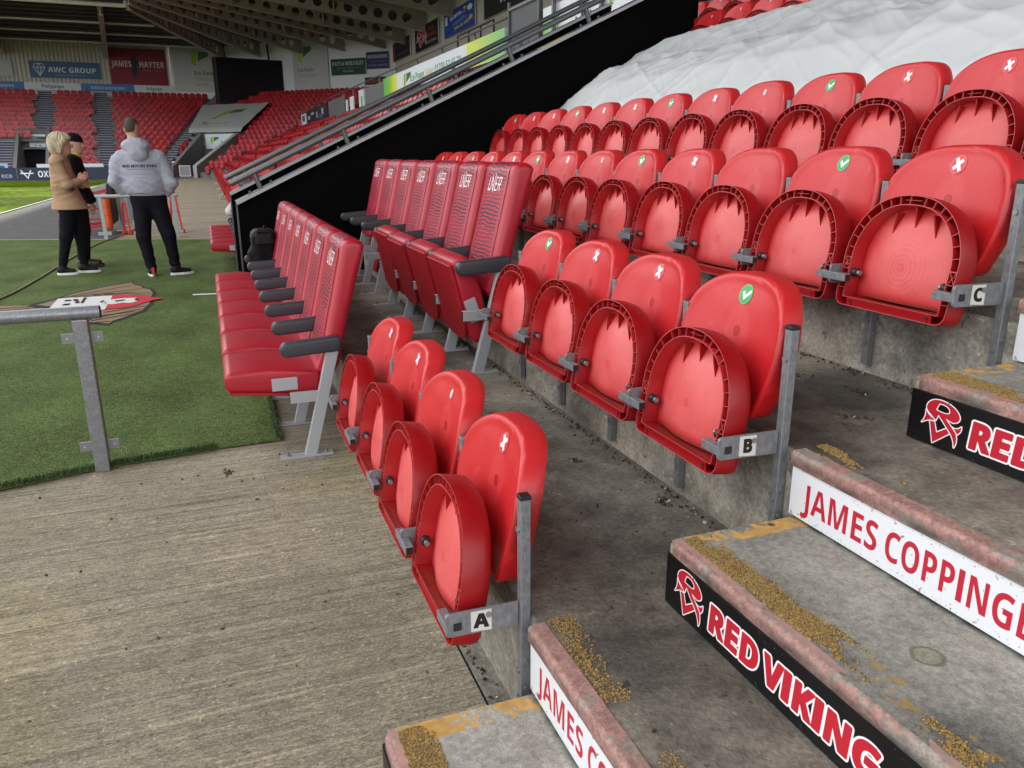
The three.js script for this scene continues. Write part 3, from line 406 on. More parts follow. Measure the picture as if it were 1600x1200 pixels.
const panTex = (sd) => dataTex(512, 512, (i, j) => { // faded moulded plastic, centre bleached
  const u = (i / 511 - 0.5) * 0.46, w = j / 511 * 0.38; const r = Math.hypot(u, (w - 0.15) * 0.92), a = Math.atan2(w - 0.15, u);
  const edge = Math.abs(u) / (PW * (w > 0.17 ? Math.sqrt(Math.max(0.02, 1 - ((w - 0.17) / 0.2) ** 2)) : 1));
  let f = sstep(0.94, 0.6, edge) * sstep(0.02, 0.09, w) * sstep(0.37, 0.28, w);
  f *= 0.72 + 0.5 * fbm(u * 14, w * 14, sd, 4); f += 0.12 * f * Math.sin(r * 420 + 2 * noise(a * 2, r * 30, sd + 4)) * sstep(0.13, 0.03, r); f -= 0.25 * sstep(0.02, 0.012, r) * (noise(u * 200, w * 200, sd) > 0.3 ? 1 : 0);
  const scr = noise(u * 26 + w * 60, w * 9 - u * 40, sd + 8); if (scr > 0.9) f += 0.25 * (scr - 0.9) / 0.1 * (r < 0.17 ? 1 : 0);
  const dirt = sstep(0.062, 0.036, w) * sstep(0.03, 0.034, w) * sstep(0.75, 0.5, Math.abs(u) / 0.24) * (0.5 + 0.8 * noise(u * 180, w * 160, sd + 9));
  f = clamp(f); const f0 = sstep(0, 0.45, f); let c = [mix(mix(150, 184, f0), 208, f), mix(mix(8, 18, f0), 86, f), mix(mix(14, 24, f0), 84, f)]; const n = 1 + 0.06 * (fbm(u * 40, w * 40, sd + 2, 3) - 0.5); c = c.map((q) => q * n); const d = clamp(dirt) * 0.5; return [mix(c[0], 66, d), mix(c[1], 56, d), mix(c[2], 34, d)];
}, true, false);
const backTex = (sd, knob = true) => dataTex(512, 512, (i, j) => {
  const u = (i / 511 - 0.5) * 0.47, v = 0.4 + j / 511 * 0.4; let f = 0.27 * sstep(0.42, 0.72, v) * (0.55 + 0.8 * fbm(u * 9, v * 12, sd, 4)) + 0.1 * fbm(u * 60, v * 16, sd + 3, 3);
  const r = Math.hypot(u, v - 0.622); if (knob) { f += 0.2 * sstep(0.062, 0.045, Math.hypot(u, (v - 0.625) * 0.7)) * (0.7 + 0.6 * noise(u * 60, v * 60, sd)); if (r < 0.016) f = -0.12 - 0.2 * sstep(0.006, 0.0, Math.abs(r - 0.014)); }
  const bc = Math.hypot(Math.max(Math.abs(u) - 0.036, 0), Math.max(Math.abs(v - 0.683) - 0.006, 0)) - 0.015; if (Math.abs(bc) < 0.0016) f += bc * (v - 0.683) > 0 ? 0.22 : -0.32;  // shading of the embossed panel outline and indented knob ring painted into the colour
  const scr = noise(u * 30 + v * 22, v * 14 - u * 20, sd + 9); if (scr > 0.93) f += 0.2; if (noise(u * 90, v * 30, sd + 12) > 0.955) f -= 0.2;
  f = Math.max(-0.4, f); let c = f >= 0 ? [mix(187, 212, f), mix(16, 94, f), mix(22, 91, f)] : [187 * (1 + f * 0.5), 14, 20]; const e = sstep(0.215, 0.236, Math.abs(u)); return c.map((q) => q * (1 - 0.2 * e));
}, true, false);
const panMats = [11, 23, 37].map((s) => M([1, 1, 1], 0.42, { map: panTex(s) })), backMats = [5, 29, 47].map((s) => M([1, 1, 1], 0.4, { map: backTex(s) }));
const mBolt = M([0.28, 0.29, 0.3], 0.4, { metalness: 0.6 });
const disc = (() => { // sticker that follows the backrest
  const rings = []; for (const t of [1, 0.66, 0.33]) { const r = []; for (let i = 0; i < 24; i++) { const a = i / 24 * 6.2832, u = 0.029 * t * Math.cos(a), v = 0.728 + 0.029 * t * Math.sin(a); r.push([bs(u, v) + 0.0045, v, u, 0.5 + 0.5 * t * Math.cos(a), 0.5 + 0.5 * t * Math.sin(a)]); } rings.push(r); } const g = ringMesh(rings, [bs(0, 0.728) + 0.0045, 0.728, 0, 0.5, 0.5]); g.computeVertexNormals(); return g;
})();
const discS = disc.clone(); { const p = discS.attributes.position; for (let i = 0; i < p.count; i++) { const v = 0.728 + (p.getY(i) - 0.728) * 0.55, u = p.getZ(i) * 0.4; p.setXYZ(i, bs(u, v) + 0.0045, v, u); } }
const stick = {
  tick: canvasTex(128, 128, (x) => { x.fillStyle = '#2f9a52'; x.fillRect(0, 0, 128, 128); x.strokeStyle = '#7cc48e'; x.lineWidth = 3; x.beginPath(); x.arc(64, 64, 58, 0, 7); x.stroke(); x.strokeStyle = '#f3f6f2'; x.lineWidth = 20; x.beginPath(); x.moveTo(36, 48); x.lineTo(58, 86); x.lineTo(108, 40); x.stroke(); }),
  cross: canvasTex(128, 128, (x) => { x.fillStyle = '#c92b38'; x.fillRect(0, 0, 128, 128); x.strokeStyle = '#d98088'; x.lineWidth = 3; x.beginPath(); x.arc(64, 64, 58, 0, 7); x.stroke(); x.strokeStyle = '#f6f3f2'; x.lineWidth = 25; x.beginPath(); x.moveTo(40, 22); x.lineTo(88, 106); x.moveTo(94, 34); x.lineTo(32, 94); x.stroke(); }),
  number: canvasTex(128, 128, (x) => { x.fillStyle = '#d8d6d2'; x.fillRect(0, 0, 128, 128); x.strokeStyle = '#55524f'; x.lineWidth = 6; x.beginPath(); x.arc(64, 64, 52, 0, 7); x.stroke(); x.fillStyle = '#77736f'; x.fillRect(36, 46, 56, 10); x.fillRect(30, 66, 68, 8); }),
};
const mStick = Object.fromEntries(Object.entries(stick).map(([k, t]) => [k, M([1, 1, 1], 0.35, { map: t })]));
const gRim = (() => { // paler strips along the crests of the rim walls and cross ribs
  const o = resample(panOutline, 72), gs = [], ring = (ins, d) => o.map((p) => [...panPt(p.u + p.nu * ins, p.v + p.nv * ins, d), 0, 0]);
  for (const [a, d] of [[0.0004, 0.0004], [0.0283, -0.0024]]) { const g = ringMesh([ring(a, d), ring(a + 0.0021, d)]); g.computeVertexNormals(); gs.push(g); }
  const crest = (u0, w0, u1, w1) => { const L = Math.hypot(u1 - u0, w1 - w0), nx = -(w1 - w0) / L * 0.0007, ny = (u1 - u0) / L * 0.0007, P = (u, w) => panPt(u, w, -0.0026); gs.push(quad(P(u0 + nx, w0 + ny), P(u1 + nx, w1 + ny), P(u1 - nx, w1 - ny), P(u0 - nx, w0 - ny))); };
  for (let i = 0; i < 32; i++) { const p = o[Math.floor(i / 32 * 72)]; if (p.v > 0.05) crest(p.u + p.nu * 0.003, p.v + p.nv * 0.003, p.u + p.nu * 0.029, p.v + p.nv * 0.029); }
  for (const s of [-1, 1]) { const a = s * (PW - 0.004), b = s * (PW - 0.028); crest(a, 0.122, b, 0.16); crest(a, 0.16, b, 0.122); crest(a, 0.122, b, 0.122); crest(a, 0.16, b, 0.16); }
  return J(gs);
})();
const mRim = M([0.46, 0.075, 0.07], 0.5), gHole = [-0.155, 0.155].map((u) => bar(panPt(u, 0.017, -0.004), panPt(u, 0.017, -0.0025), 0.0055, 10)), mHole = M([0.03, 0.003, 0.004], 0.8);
const gPan = panGeo(72), gBack = backGeo(64);
const gPivot = [-1, 1].map((s) => J(bar([...panPt(s * 0.196, 0.112, -0.022)], [...panPt(s * 0.17, 0.112, -0.022)], 0.014, 14)));
const gBoltN = [-1, 1].map((s) => bar([...panPt(s * 0.17, 0.112, -0.022)], [...panPt(s * 0.158, 0.112, -0.022)], 0.0085, 8));
const ord = ['first', 'second', 'third', 'fourth', 'fifth', 'sixth', 'seventh', 'eighth', 'ninth', 'tenth', 'eleventh', 'twelfth', 'thirteenth', 'fourteenth', 'fifteenth', 'sixteenth', 'seventeenth'];
let seatCount = 0;
function seat(row, z, sticker, label, group) {
  const t = thing('stadium_seat', label, 'seat', [RX(row), FY(row), z], 0, group), i = seatCount++;
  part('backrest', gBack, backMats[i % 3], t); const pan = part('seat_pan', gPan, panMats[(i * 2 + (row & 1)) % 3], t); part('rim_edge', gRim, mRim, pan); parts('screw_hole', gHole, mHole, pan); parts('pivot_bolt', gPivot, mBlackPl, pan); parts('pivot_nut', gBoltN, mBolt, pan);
  if (sticker) part('sticker', sticker === 'number' ? discS : disc, mStick[sticker], t, { tick: 'green sticker with white tick', cross: 'red sticker with white cross', number: 'small pale number sticker' }[sticker]);
  t.rotation.z = rr(-0.012, 0.012); pan.position.x = rr(-0.006, 0.006); return t;
}
const SZ0 = -1.903, SP = 0.49;
setSeed(99);
const rowsDef = [
  ['A', 0, ['cross', 'number', 'cross', 'cross']], ['B', 0, ['tick', 'cross', 'cross', 'tick']],
  ['C', 0, ['cross', 'tick', null, 'cross', 'tick', 'number', 'cross', 'tick', 'cross', 'cross', 'tick', 'cross', 'cross']],
  ['D', 0, [null, 'cross', 'cross', 'tick', 'number', 'cross', 'tick', 'cross', 'cross', 'tick', 'cross', 'cross', 'tick']],
];
const stName = { tick: 'with green tick', cross: 'with white cross', number: 'with pale number sticker', null: 'without sticker' };
const rowName = { A: 'row marked A', B: 'row marked B', C: 'row marked C', D: 'row before the white sheet' };
rowsDef.forEach(([n, k0, st], row) => st.forEach((s, k) => seat(row, SZ0 - SP * k, s, `red seat ${stName[s]}, ${ord[k]} from the aisle, ${rowName[n]}`, 'red tip-up seats near the aisle')));
for (const row of [6, 7]) for (let k = 0; k < 12; k++) seat(row, -4.9 - SP * k, 'number', `red seat above the white sheet, ${ord[k]} from the right, ${row === 6 ? 'lower' : 'upper'} row`, 'red seats above the white sheet');
// posts, brackets and stop bars between the seats
const gPost = boxUV(box6(-0.017, 0.01, 0.035, 0.68, -0.0135, 0.0135, 0.003)), gPostIn = boxUV(box6(-0.017, 0.01, 0.035, 0.672, -0.0135, 0.0135, 0.003)), gCap = box6(-0.0185, 0.0115, 0.678, 0.69, -0.015, 0.015, 0.003);
const plateShape = (() => { const p = []; for (let i = 0; i <= 6; i++) { const a = Math.PI / 2 + i / 6 * Math.PI / 2; p.push([-0.195 + 0.012 * Math.cos(a) - 0.004, 0.404 + 0.012 * Math.sin(a) - 0.012]); } for (let i = 0; i <= 6; i++) { const a = Math.PI + i / 6 * Math.PI / 2; p.push([-0.195 + 0.012 * Math.cos(a) - 0.004, 0.352 + 0.012 * Math.sin(a)]); } return [...p, [-0.02, 0.336], [-0.02, 0.402]]; })();
const gPlate = boxUV(extr(plateShape, -0.004, 0.004, 0.001, 1)), gStop = boxUV(box6(-0.212, -0.187, 0.354, 0.379, -0.062, 0.072, 0.002)), gStopEnd = [box6(-0.21, -0.189, 0.356, 0.377, 0.072, 0.0732), box6(-0.21, -0.189, 0.356, 0.377, -0.0632, -0.062)], gStopOuter = boxUV(box6(-0.212, -0.187, 0.354, 0.379, -0.072, 0.002, 0.002));
const gFix = J(...[0.12, 0.2, 0.6].map((y) => J(bar([-0.023, y, 0], [-0.017, y, 0], 0.008, 8), bar([-0.003, y + 0.03, 0.0135], [-0.003, y + 0.03, 0.018], 0.007, 8))), bar([-0.1, 0.385, 0.004], [-0.1, 0.385, 0.009], 0.008, 8));
const postProto = {};
function post(row, z, label, letter) {
  const t = thing('seat_post', label, 'seat support', [RX(row), FY(row), z], 0, 'galvanised seat supports');
  part('upright', letter ? gPost : gPostIn, mGalv, t); if (letter) part('cap', gCap, mBlackPl, t); part('bracket_plate', gPlate, mGalv, t); part('stop_bar', letter === undefined || letter === null ? gStop : gStopOuter, mGalv, t); if (!letter) parts('end_plug', gStopEnd, mBlackPl, t); stuff(part('bolt', gFix, mBolt, t));
  if (letter) { const tex = canvasTex(96, 112, (x) => { x.fillStyle = '#cfcdc6'; x.fillRect(0, 0, 96, 112); text(x, letter, 48, 92, 100, '#0c0c0c', { align: 'center', w: letter === 'B' ? 58 : 66, stroke: '#0c0c0c', lw: 7 }); }); part('row_letter', quad([-0.146, 0.345, 0.0055], [-0.092, 0.341, 0.0055], [-0.092, 0.4, 0.0055], [-0.146, 0.401, 0.0055]), M([1, 1, 1], 0.5, { map: tex }), t, `pale plate with black letter ${letter}`); part('end_block', box6(-0.19, -0.17, 0.357, 0.377, 0.0045, 0.007), mBlackPl, t); }
  return t;
}
rowsDef.forEach(([n, k0, st], row) => { for (let k = 0; k <= st.length; k++) post(row, SZ0 + SP / 2 - SP * k + 0.014, k ? `grey seat support beyond the ${ord[k - 1]} seat from the aisle, ${rowName[n]}` : `grey end post with bracket at the aisle end, ${rowName[n]}`, k || n === 'D' ? null : n); });

// ------------------------------------------------------------------ padded chairs
const mRedVinyl = M([0.38, 0.009, 0.022], 0.38), mRedDark = M([0.33, 0.005, 0.013], 0.42), mPiping = M([0.62, 0.3, 0.3], 0.5);
const printTex = canvasTex(512, 768, (x, w, h) => {
  x.fillStyle = '#a5223a'; x.fillRect(0, 0, w, h); x.strokeStyle = '#2a0a12'; setSeed(3);
  for (let k = 0; k < 31; k++) { const y0 = 18 + k * 24.5; x.lineWidth = 7 + 2.6 * Math.sin(k * 0.55); x.beginPath(); for (let i = 0; i <= 64; i++) { const px_ = 40 + i / 64 * (w - 80); const y = y0 + 3.4 * Math.sin(i * 0.3 + k * 1.7 + 2 * noise(k * 0.7, i * 0.1, 3)) * (0.3 + noise(i * 0.12, k * 0.5, 6)) + 15 * (noise(i * 0.05, k * 0.25, 9) - 0.5); i ? x.lineTo(px_, y) : x.moveTo(px_, y); } x.stroke(); }
  x.strokeStyle = '#f4f1f1'; x.lineWidth = 9; x.lineJoin = 'miter'; const P = (...q) => { x.beginPath(); q.forEach(([a, b], i) => (i ? x.lineTo(a, b) : x.moveTo(a, b))); x.stroke(); };
  x.save(); x.translate(256, 170); x.scale(1.08, 1.0); x.translate(-292, -166);  P([170, 128], [154, 206], [198, 206]); P([206, 212], [224, 122]); P([222, 116], [266, 218]); P([264, 212], [284, 104]); P([356, 128], [312, 128], [296, 206], [342, 206]); P([304, 166], [344, 166]); P([362, 210], [378, 128], [424, 128], [416, 168], [372, 170]); P([394, 170], [412, 210]); x.restore();
});
const mPrint = M([1, 1, 1], 0.42, { map: printTex });
const CW = 0.232; // half width of the cushions
const backProf = (() => { const p = [[0.085, 0.43], [0.13, 0.56], [0.185, 0.78], [0.238, 1.0]]; for (let i = 0; i <= 8; i++) { const a = Math.PI * 0.94 - i / 8 * Math.PI * 0.86; p.push([0.305 + 0.06 * Math.cos(a), 1.035 + 0.045 * Math.sin(a)]); } return [...p, [0.335, 0.95], [0.26, 0.7], [0.205, 0.46], [0.17, 0.4], [0.11, 0.395]]; })();
const gCBack = toCreasedNormals(extr(backProf, -CW, CW, 0.032, 5), 0.9);
const gPrint = (() => { const line = [[0.1, 0.47], [0.13, 0.56], [0.185, 0.78], [0.238, 1.0], [0.245, 1.047], [0.268, 1.071], [0.3, 1.08]], Z = 10, P = [], T = [], I = []; const L = [0]; line.forEach((p, i) => { if (i) L.push(L[i - 1] + Math.hypot(p[0] - line[i - 1][0], p[1] - line[i - 1][1])); }); const fine = []; for (let k = 0; k <= 24; k++) { const t = k / 24 * L[6]; let i = 0; while (i < 5 && L[i + 1] < t) i++; const u = (t - L[i]) / (L[i + 1] - L[i]); fine.push([mix(line[i][0], line[i + 1][0], u), mix(line[i][1], line[i + 1][1], u)]); }
  for (let k = 0; k <= 24; k++) for (let j = 0; j <= Z; j++) { const z = mix(-0.168, 0.168, j / Z), a = fine[Math.max(0, k - 1)], b = fine[Math.min(24, k + 1)], d = Math.hypot(b[0] - a[0], b[1] - a[1]), nx = -(b[1] - a[1]) / d, ny = (b[0] - a[0]) / d, e = 0.003 + 0.006 * (1 - (z / 0.168) ** 6) * Math.min(1, (24 - k) / 3, k / 2); P.push(fine[k][0] + nx * e, fine[k][1] + ny * e, z); T.push(j / Z, k / 24); }
  for (let k = 0; k < 24; k++) for (let j = 0; j < Z; j++) { const a = k * (Z + 1) + j; I.push(a, a + Z + 1, a + 1, a + 1, a + Z + 1, a + Z + 2); } const g = new THREE.BufferGeometry(); g.setAttribute('position', new THREE.Float32BufferAttribute(P, 3)); g.setAttribute('uv', new THREE.Float32BufferAttribute(T, 2)); g.setIndex(I); g.computeVertexNormals(); return g; })();
const cushProf = (() => { const p = []; for (let i = 0; i <= 6; i++) { const a = Math.PI / 2 + i / 6 * Math.PI * 0.5; p.push([-0.325 + 0.035 * Math.cos(a), 0.424 + 0.032 * Math.sin(a)]); } return [[0.1, 0.432], [0.02, 0.441], [-0.15, 0.462], ...p, [-0.358, 0.375], [-0.345, 0.36], [0.06, 0.315], [0.1, 0.33]]; })();
const gCush = toCreasedNormals(extr(cushProf, -CW + 0.004, CW - 0.004, 0.022, 4), 0.9);
const cushBoard = (() => { // rounded board under the cushion, follows its slope
  const s = new THREE.Shape(), a = -0.34, b = 0.085, w = CW - 0.012; s.moveTo(a, -w); s.lineTo(a, w); s.lineTo(b - 0.2, w); s.quadraticCurveTo(b, w, b, 0.06); s.lineTo(b, -0.06); s.quadraticCurveTo(b, -w, b - 0.2, -w); s.closePath();
  const g = new THREE.ExtrudeGeometry(s, { depth: 0.012, bevelEnabled: true, bevelSize: 0.003, bevelThickness: 0.003, bevelSegments: 1 }); g.rotateX(Math.PI / 2); const p = g.attributes.position; for (let i = 0; i < p.count; i++) p.setY(i, p.getY(i) + 0.357 - 0.11 * (p.getX(i) + 0.345)); g.computeVertexNormals(); return g;
})();
const cushPipe = [0.0, 0.02].map((o) => J(sqbar([-0.33 + o, 0.3425 - 0.11 * o, -CW + 0.016], [-0.33 + o, 0.3425 - 0.11 * o, CW - 0.016], 0.004, 0.003), ...[-1, 1].map((s) => sqbar([-0.33 + o, 0.3425 - 0.11 * o, s * (CW - 0.016)], [-0.27 + o, 0.336 - 0.11 * o, s * (CW - 0.014)], 0.004, 0.003))));
const gArm = (() => { const p = []; for (let i = 0; i <= 8; i++) { const a = Math.PI / 2 + i / 8 * Math.PI; p.push([-0.057 + 0.035 * Math.cos(a), 0.562 + 0.037 * Math.sin(a)]); } const g = extr([[0.185, 0.616], ...p, [0.2, 0.538], [0.207, 0.602]], -0.03, 0.03, 0.012, 3); return toCreasedNormals(g, 0.9); })();
const gLeg = extr([[-0.012, 0.006], [0.05, 0.006], [0.195, 0.55], [0.135, 0.55]], -0.016, 0.016, 0.003, 1), gFoot = box6(-0.13, 0.13, 0, 0.009, -0.028, 0.028), gBarC = box6(-0.06, 0.105, 0.286, 0.34, -0.014, 0.014, 0.003), gBarEnd = box6(-0.0615, -0.06, 0.289, 0.337, -0.012, 0.012), gFootBolt = [-0.095, 0.095].map((x) => J(bar([x, 0.009, 0], [x, 0.03, 0], 0.006, 6), bar([x, 0.009, 0], [x, 0.02, 0], 0.011, 6)));
const gHinge = [-1, 1].map((s) => box6(-0.14, -0.015, 0.345, 0.41, s * (CW - 0.002) - 0.004, s * (CW - 0.002) + 0.004, 0.002));
const CP = 0.54;
function chair(X, Y, z, tilt, label, group, name = 'padded_chair') { // origin under the seat, between its two side frames
  const t = thing(name, label, 'chair', [X, Y, z], 0, group);
  part('backrest', gCBack, mRedVinyl, t); part('printed_panel', gPrint, mPrint, t, 'dark wavy lines and white lettering');
  const c = part('seat_cushion', gCush, mRedVinyl, t); part('seat_board', cushBoard, mRedDark, c); parts('piping', cushPipe, mPiping, c); parts('hinge_plate', gHinge, mGreyPaint, c);
  if (tilt) { const a = -tilt * Math.PI / 180, hx = tilt > 80 ? 0.03 : -0.06, hy = tilt > 80 ? 0.3 : 0.375; c.rotation.z = a; const dn = tilt > 80 ? 0.1 : 0; c.position.set(hx - (hx * Math.cos(a) - hy * Math.sin(a)) + (dn ? 0.11 : 0.075), hy - (hx * Math.sin(a) + hy * Math.cos(a)) - (dn ? 0.16 : 0.06), 0); }
  return t;
}
function sideFrame(X, Y, z, label, group) {
  const t = thing('chair_side_frame', label, 'armrest frame', [X, Y, z], 0, group);
  part('armrest', gArm, mArm, t); part('leg', gLeg, mGreyPaint, t); part('foot_plate', gFoot, mGreyPaint, t); part('cross_arm', gBarC, mGreyPaint, t); part('end_plug', gBarEnd, mBlackPl, t); parts('bolt', gFootBolt, mBolt, t); return t;
}
const mBeam = M([0.3, 0.31, 0.33], 0.45);
const X1 = 0.34, X2 = 1.235;
for (let k = 0; k < 7; k++) {
  chair(X1, 0, -3.93 - CP * (k + 0.5), 0, `padded red chair with its seat down, ${k ? ord[k] + ' nearest' : 'nearest'} of the pitch-side row`, 'padded chairs by the turf');
  chair(X2, RISE, -3.89 - CP * (k + 0.5), k < 4 ? [70, 72, 69, 73][k] : 90, `padded red chair with its seat tipped up, ${k ? ord[k] + ' nearest' : 'nearest'} of the raised row`, 'padded chairs on the raised tread');
}
for (let k = 0; k < 8; k++) {
  sideFrame(X1, 0, -3.93 - CP * k, `grey side frame with dark armrest, ${k ? ord[k] + ' nearest' : 'nearest'} in the pitch-side chair row`, 'side frames of the pitch-side chairs');
  sideFrame(X2, RISE, -3.89 - CP * k, `grey side frame with dark armrest, ${k ? ord[k] + ' nearest' : 'nearest'} in the raised chair row`, 'side frames of the raised chairs');
}
for (let k = 0; k < 5; k++) { chair(X1 - 0.02, 0, -10.45 - CP * (k + 0.5), 0, `padded red chair beyond the black wall, ${k ? ord[k] + ' nearest' : 'nearest'} of that row`, 'padded chairs beyond the black wall'); sideFrame(X1 - 0.02, 0, -10.45 - CP * k, `dark armrest frame beyond the black wall, ${k ? ord[k] + ' nearest' : 'nearest'} of that row`, 'armrest frames beyond the black wall'); }
// ------------------------------------------------------------------ black side walls of the players' tunnel, with rails
const mBlackWall = K([0.0022, 0.0021, 0.0024], 0.9, 0.12), mCapSteel = M([0.085, 0.09, 0.1], 0.42, { metalness: 0.4 }), mRail = M([0.13, 0.14, 0.14], 0.36, { metalness: 0.5 });
const wallTop = (x) => 1.045 + 0.47 * (x - 0.25);
function tunnelWall(z, label, cat, x1) {
  const t = thing('tunnel_wall', label, 'wall', [0, 0, z]);
  part('panel', extr([[0.25, 0], [x1, 0], [x1, wallTop(x1)], [0.25, wallTop(0.25)]], -0.03, 0.03), mBlackWall, t);
  part('capping', sqbar([0.24, wallTop(0.24) + 0.008, -0.1], [x1, wallTop(x1) + 0.008, -0.1], 0.34, 0.016, V3(0, 1, 0)), mCapSteel, t); part('capping_lip', sqbar([0.24, wallTop(0.24) + 0.004, 0.075], [x1, wallTop(x1) + 0.004, 0.075], 0.012, 0.03, V3(0, 1, 0)), mGreyPaint, t);
  part('edge_trim', box6(0.235, 0.249, 0, wallTop(0.25), -0.035, 0.035), mCapSteel, t);
  return t;
}
const nearWall = tunnelWall(-8.14, 'black side wall with sloping steel capping behind the padded chairs', 'wall', 5.16);
part('yellow_label', quad([3.36, wallTop(3.36) + 0.0185, 0.03], [3.72, wallTop(3.72) + 0.0185, 0.03], [3.72, wallTop(3.72) + 0.0185, -0.12], [3.36, wallTop(3.36) + 0.0185, -0.12]), M([0.5, 0.38, 0.04], 0.6), nearWall);
tunnelWall(-10.12, 'black side wall on the far side of the tunnel, mostly hidden', 'wall', 5.16);
solo('tunnel_back_wall', box6(5.17, 5.25, 0, 3.2, -10.1, -8.18), mBlackWall, 'black wall closing the back of the tunnel between its side walls', 'wall');
for (const [z, lab] of [[-8.14, 'grey tubular handrail on posts above the nearer black wall'], [-10.12, 'grey tubular handrail above the farther black wall']]) {
  const t = thing('tunnel_handrail', lab, 'handrail', [0, 0, z]), h = 0.2;
  part('rail', bar([0.2, wallTop(0.2) + h, 0], [5.1, wallTop(5.1) + h, 0], 0.03, 16), mRail, t);
  for (let k = 0; k < 6; k++) { const x = 0.48 + 0.86 * k; part('rail_post', bar([x, wallTop(x) + 0.016, 0], [x - 0.06, wallTop(x - 0.06) + h, 0], 0.024, 12), mRail, t); stuff(part('base_bracket', J(sqbar([x - 0.13, wallTop(x - 0.13) + 0.022, 0], [x + 0.13, wallTop(x + 0.13) + 0.022, 0], 0.08, 0.012), bar([x - 0.1, wallTop(x - 0.1) + 0.02, 0], [x - 0.11, wallTop(x - 0.1) + 0.05, 0], 0.012, 8), bar([x + 0.1, wallTop(x + 0.1) + 0.02, 0], [x + 0.09, wallTop(x + 0.1) + 0.05, 0], 0.012, 8)), mRail, t)); }
}

// white sheet over the rows behind
{
  const prof = [[3.16, 1.5], [3.22, 1.66], [3.32, 1.86], [3.5, 2.08], [3.72, 2.23], [3.95, 2.29], [4.2, 2.42], [4.45, 2.575], [4.7, 2.63], [4.92, 2.66], [5.02, 2.6]];
  const L = [0]; prof.forEach((p, i) => { if (i) L.push(L[i - 1] + Math.hypot(p[0] - prof[i - 1][0], p[1] - prof[i - 1][1])); });
  const at = (t) => { t *= L[L.length - 1]; let i = 0; while (i < L.length - 2 && L[i + 1] < t) i++; const u = (t - L[i]) / (L[i + 1] - L[i]); return [mix(prof[i][0], prof[i + 1][0], u), mix(prof[i][1], prof[i + 1][1], u)]; };
  const NU = 130, NZ = 420, P = [], T = [], I = [];
  const fold = (a, b, s) => { const n = noise(a, b, s); return 1 - Math.abs(2 * n - 1); };
  for (let j = 0; j <= NZ; j++) for (let i = 0; i <= NU; i++) {
    const t = i / NU, z = mix(-8.02, -0.3, j / NZ); let [x, y] = at(t);
    const end = sstep(-7.1, -8.02, z); // the sheet drops away at the far end
    const q = L[L.length - 1] * t;
    const cr = 0.013 * (noise(q * 0.9 + z * 0.35, z * 0.3, 3) - 0.5) * 2 + 0.013 * fold(q * 1.6 + z * 0.9, z * 0.22 - q * 0.2, 7) ** 14 + 0.012 * fold(q * 0.7 - z * 1.1, z * 0.35 + q * 0.3, 9) ** 16 + 0.01 * fold(q * 4.2 + z * 2.0, z * 0.5, 11) ** 8 + 0.008 * fold(z * 3.1 - q * 3.4, q * 0.8, 15) ** 8 + 0.005 * fold(z * 7 + q * 9, q * 1.4 - z, 16) ** 6 + 0.0016 * (noise(z * 22, q * 30, 17) - 0.5);
    const seatb = 0.012 * Math.cos((z - SZ0) / SP * 6.283) * sstep(0.25, 0.4, t) * sstep(0.8, 0.6, t);
    y += cr + seatb - end * end * (0.03 + 0.22 * (1 - t)) + 0.02 * (noise(z * 1.1, 3, 21) - 0.5) * (t > 0.9 ? 2 : 0); x -= 0.5 * cr + end * 0.02; if (t > 0.93) x += 0.12 * (noise(z * 1.4, 8, 31) - 0.5) * (t - 0.93) / 0.07;
    P.push(x, y, z); T.push(q, z);
  }
  for (let j = 0; j < NZ; j++) for (let i = 0; i < NU; i++) { const a = j * (NU + 1) + i; I.push(a, a + 1, a + NU + 1, a + 1, a + NU + 2, a + NU + 1); }
  const g = new THREE.BufferGeometry(); g.setAttribute('position', new THREE.Float32BufferAttribute(P, 3)); g.setAttribute('uv', new THREE.Float32BufferAttribute(T, 2)); g.setIndex(I); g.computeVertexNormals();
  solo('dust_sheet', g, new THREE.MeshPhysicalMaterial({ color: lin(0.57, 0.585, 0.585), roughness: 0.4, side: THREE.DoubleSide, sheen: 0.2 }), 'creased white plastic sheet covering the rows behind the red seats', 'sheet');
}

// near handrail at the turf edge
{
  const t = thing('handrail', 'galvanised tube handrail with one post at the near turf edge', 'handrail', [-0.618, 0, -4.09]), m = M([0.95, 0.95, 0.95], 0.36, { metalness: 0.5, map: galvTex });
  const rl = bar([-3.2, 0.782, 0], [0.088, 0.782, 0], 0.031, 24), rp = rl.attributes.position, ru = rl.attributes.uv; for (let i = 0; i < rp.count; i++) ru.setXY(i, rp.getX(i), 0.19 * ru.getX(i)); part('rail', rl, m, t); part('rail_end', bar([0.088, 0.782, 0], [0.09, 0.782, 0], 0.028, 20), mDark, t);
  part('post', boxUV(box6(-0.033, 0.033, 0, 0.755, -0.033, 0.033, 0.006)), m, t); part('post', boxUV(box6(-2.45, -2.39, 0, 0.755, -0.033, 0.033, 0.006)), m, t);
  for (const y of [0.665, 0.13]) for (const s of [-1, 1]) { const b = part('fixing_tab', J(box6(s * 0.033 - (s < 0 ? 0.055 : 0), s * 0.033 + (s < 0 ? 0 : 0.055), y - 0.024, y + 0.024, -0.004, 0.004, 0.0015)), m, t); part('screw_hole', bar([s * 0.066, y, 0.004], [s * 0.066, y, 0.0052], 0.004, 10), M([0.5, 0.48, 0.42], 0.5), b); }
  part('weld', J(bar([-0.05, 0.752, 0], [0.05, 0.752, 0], 0.009, 8)), m, t);
}
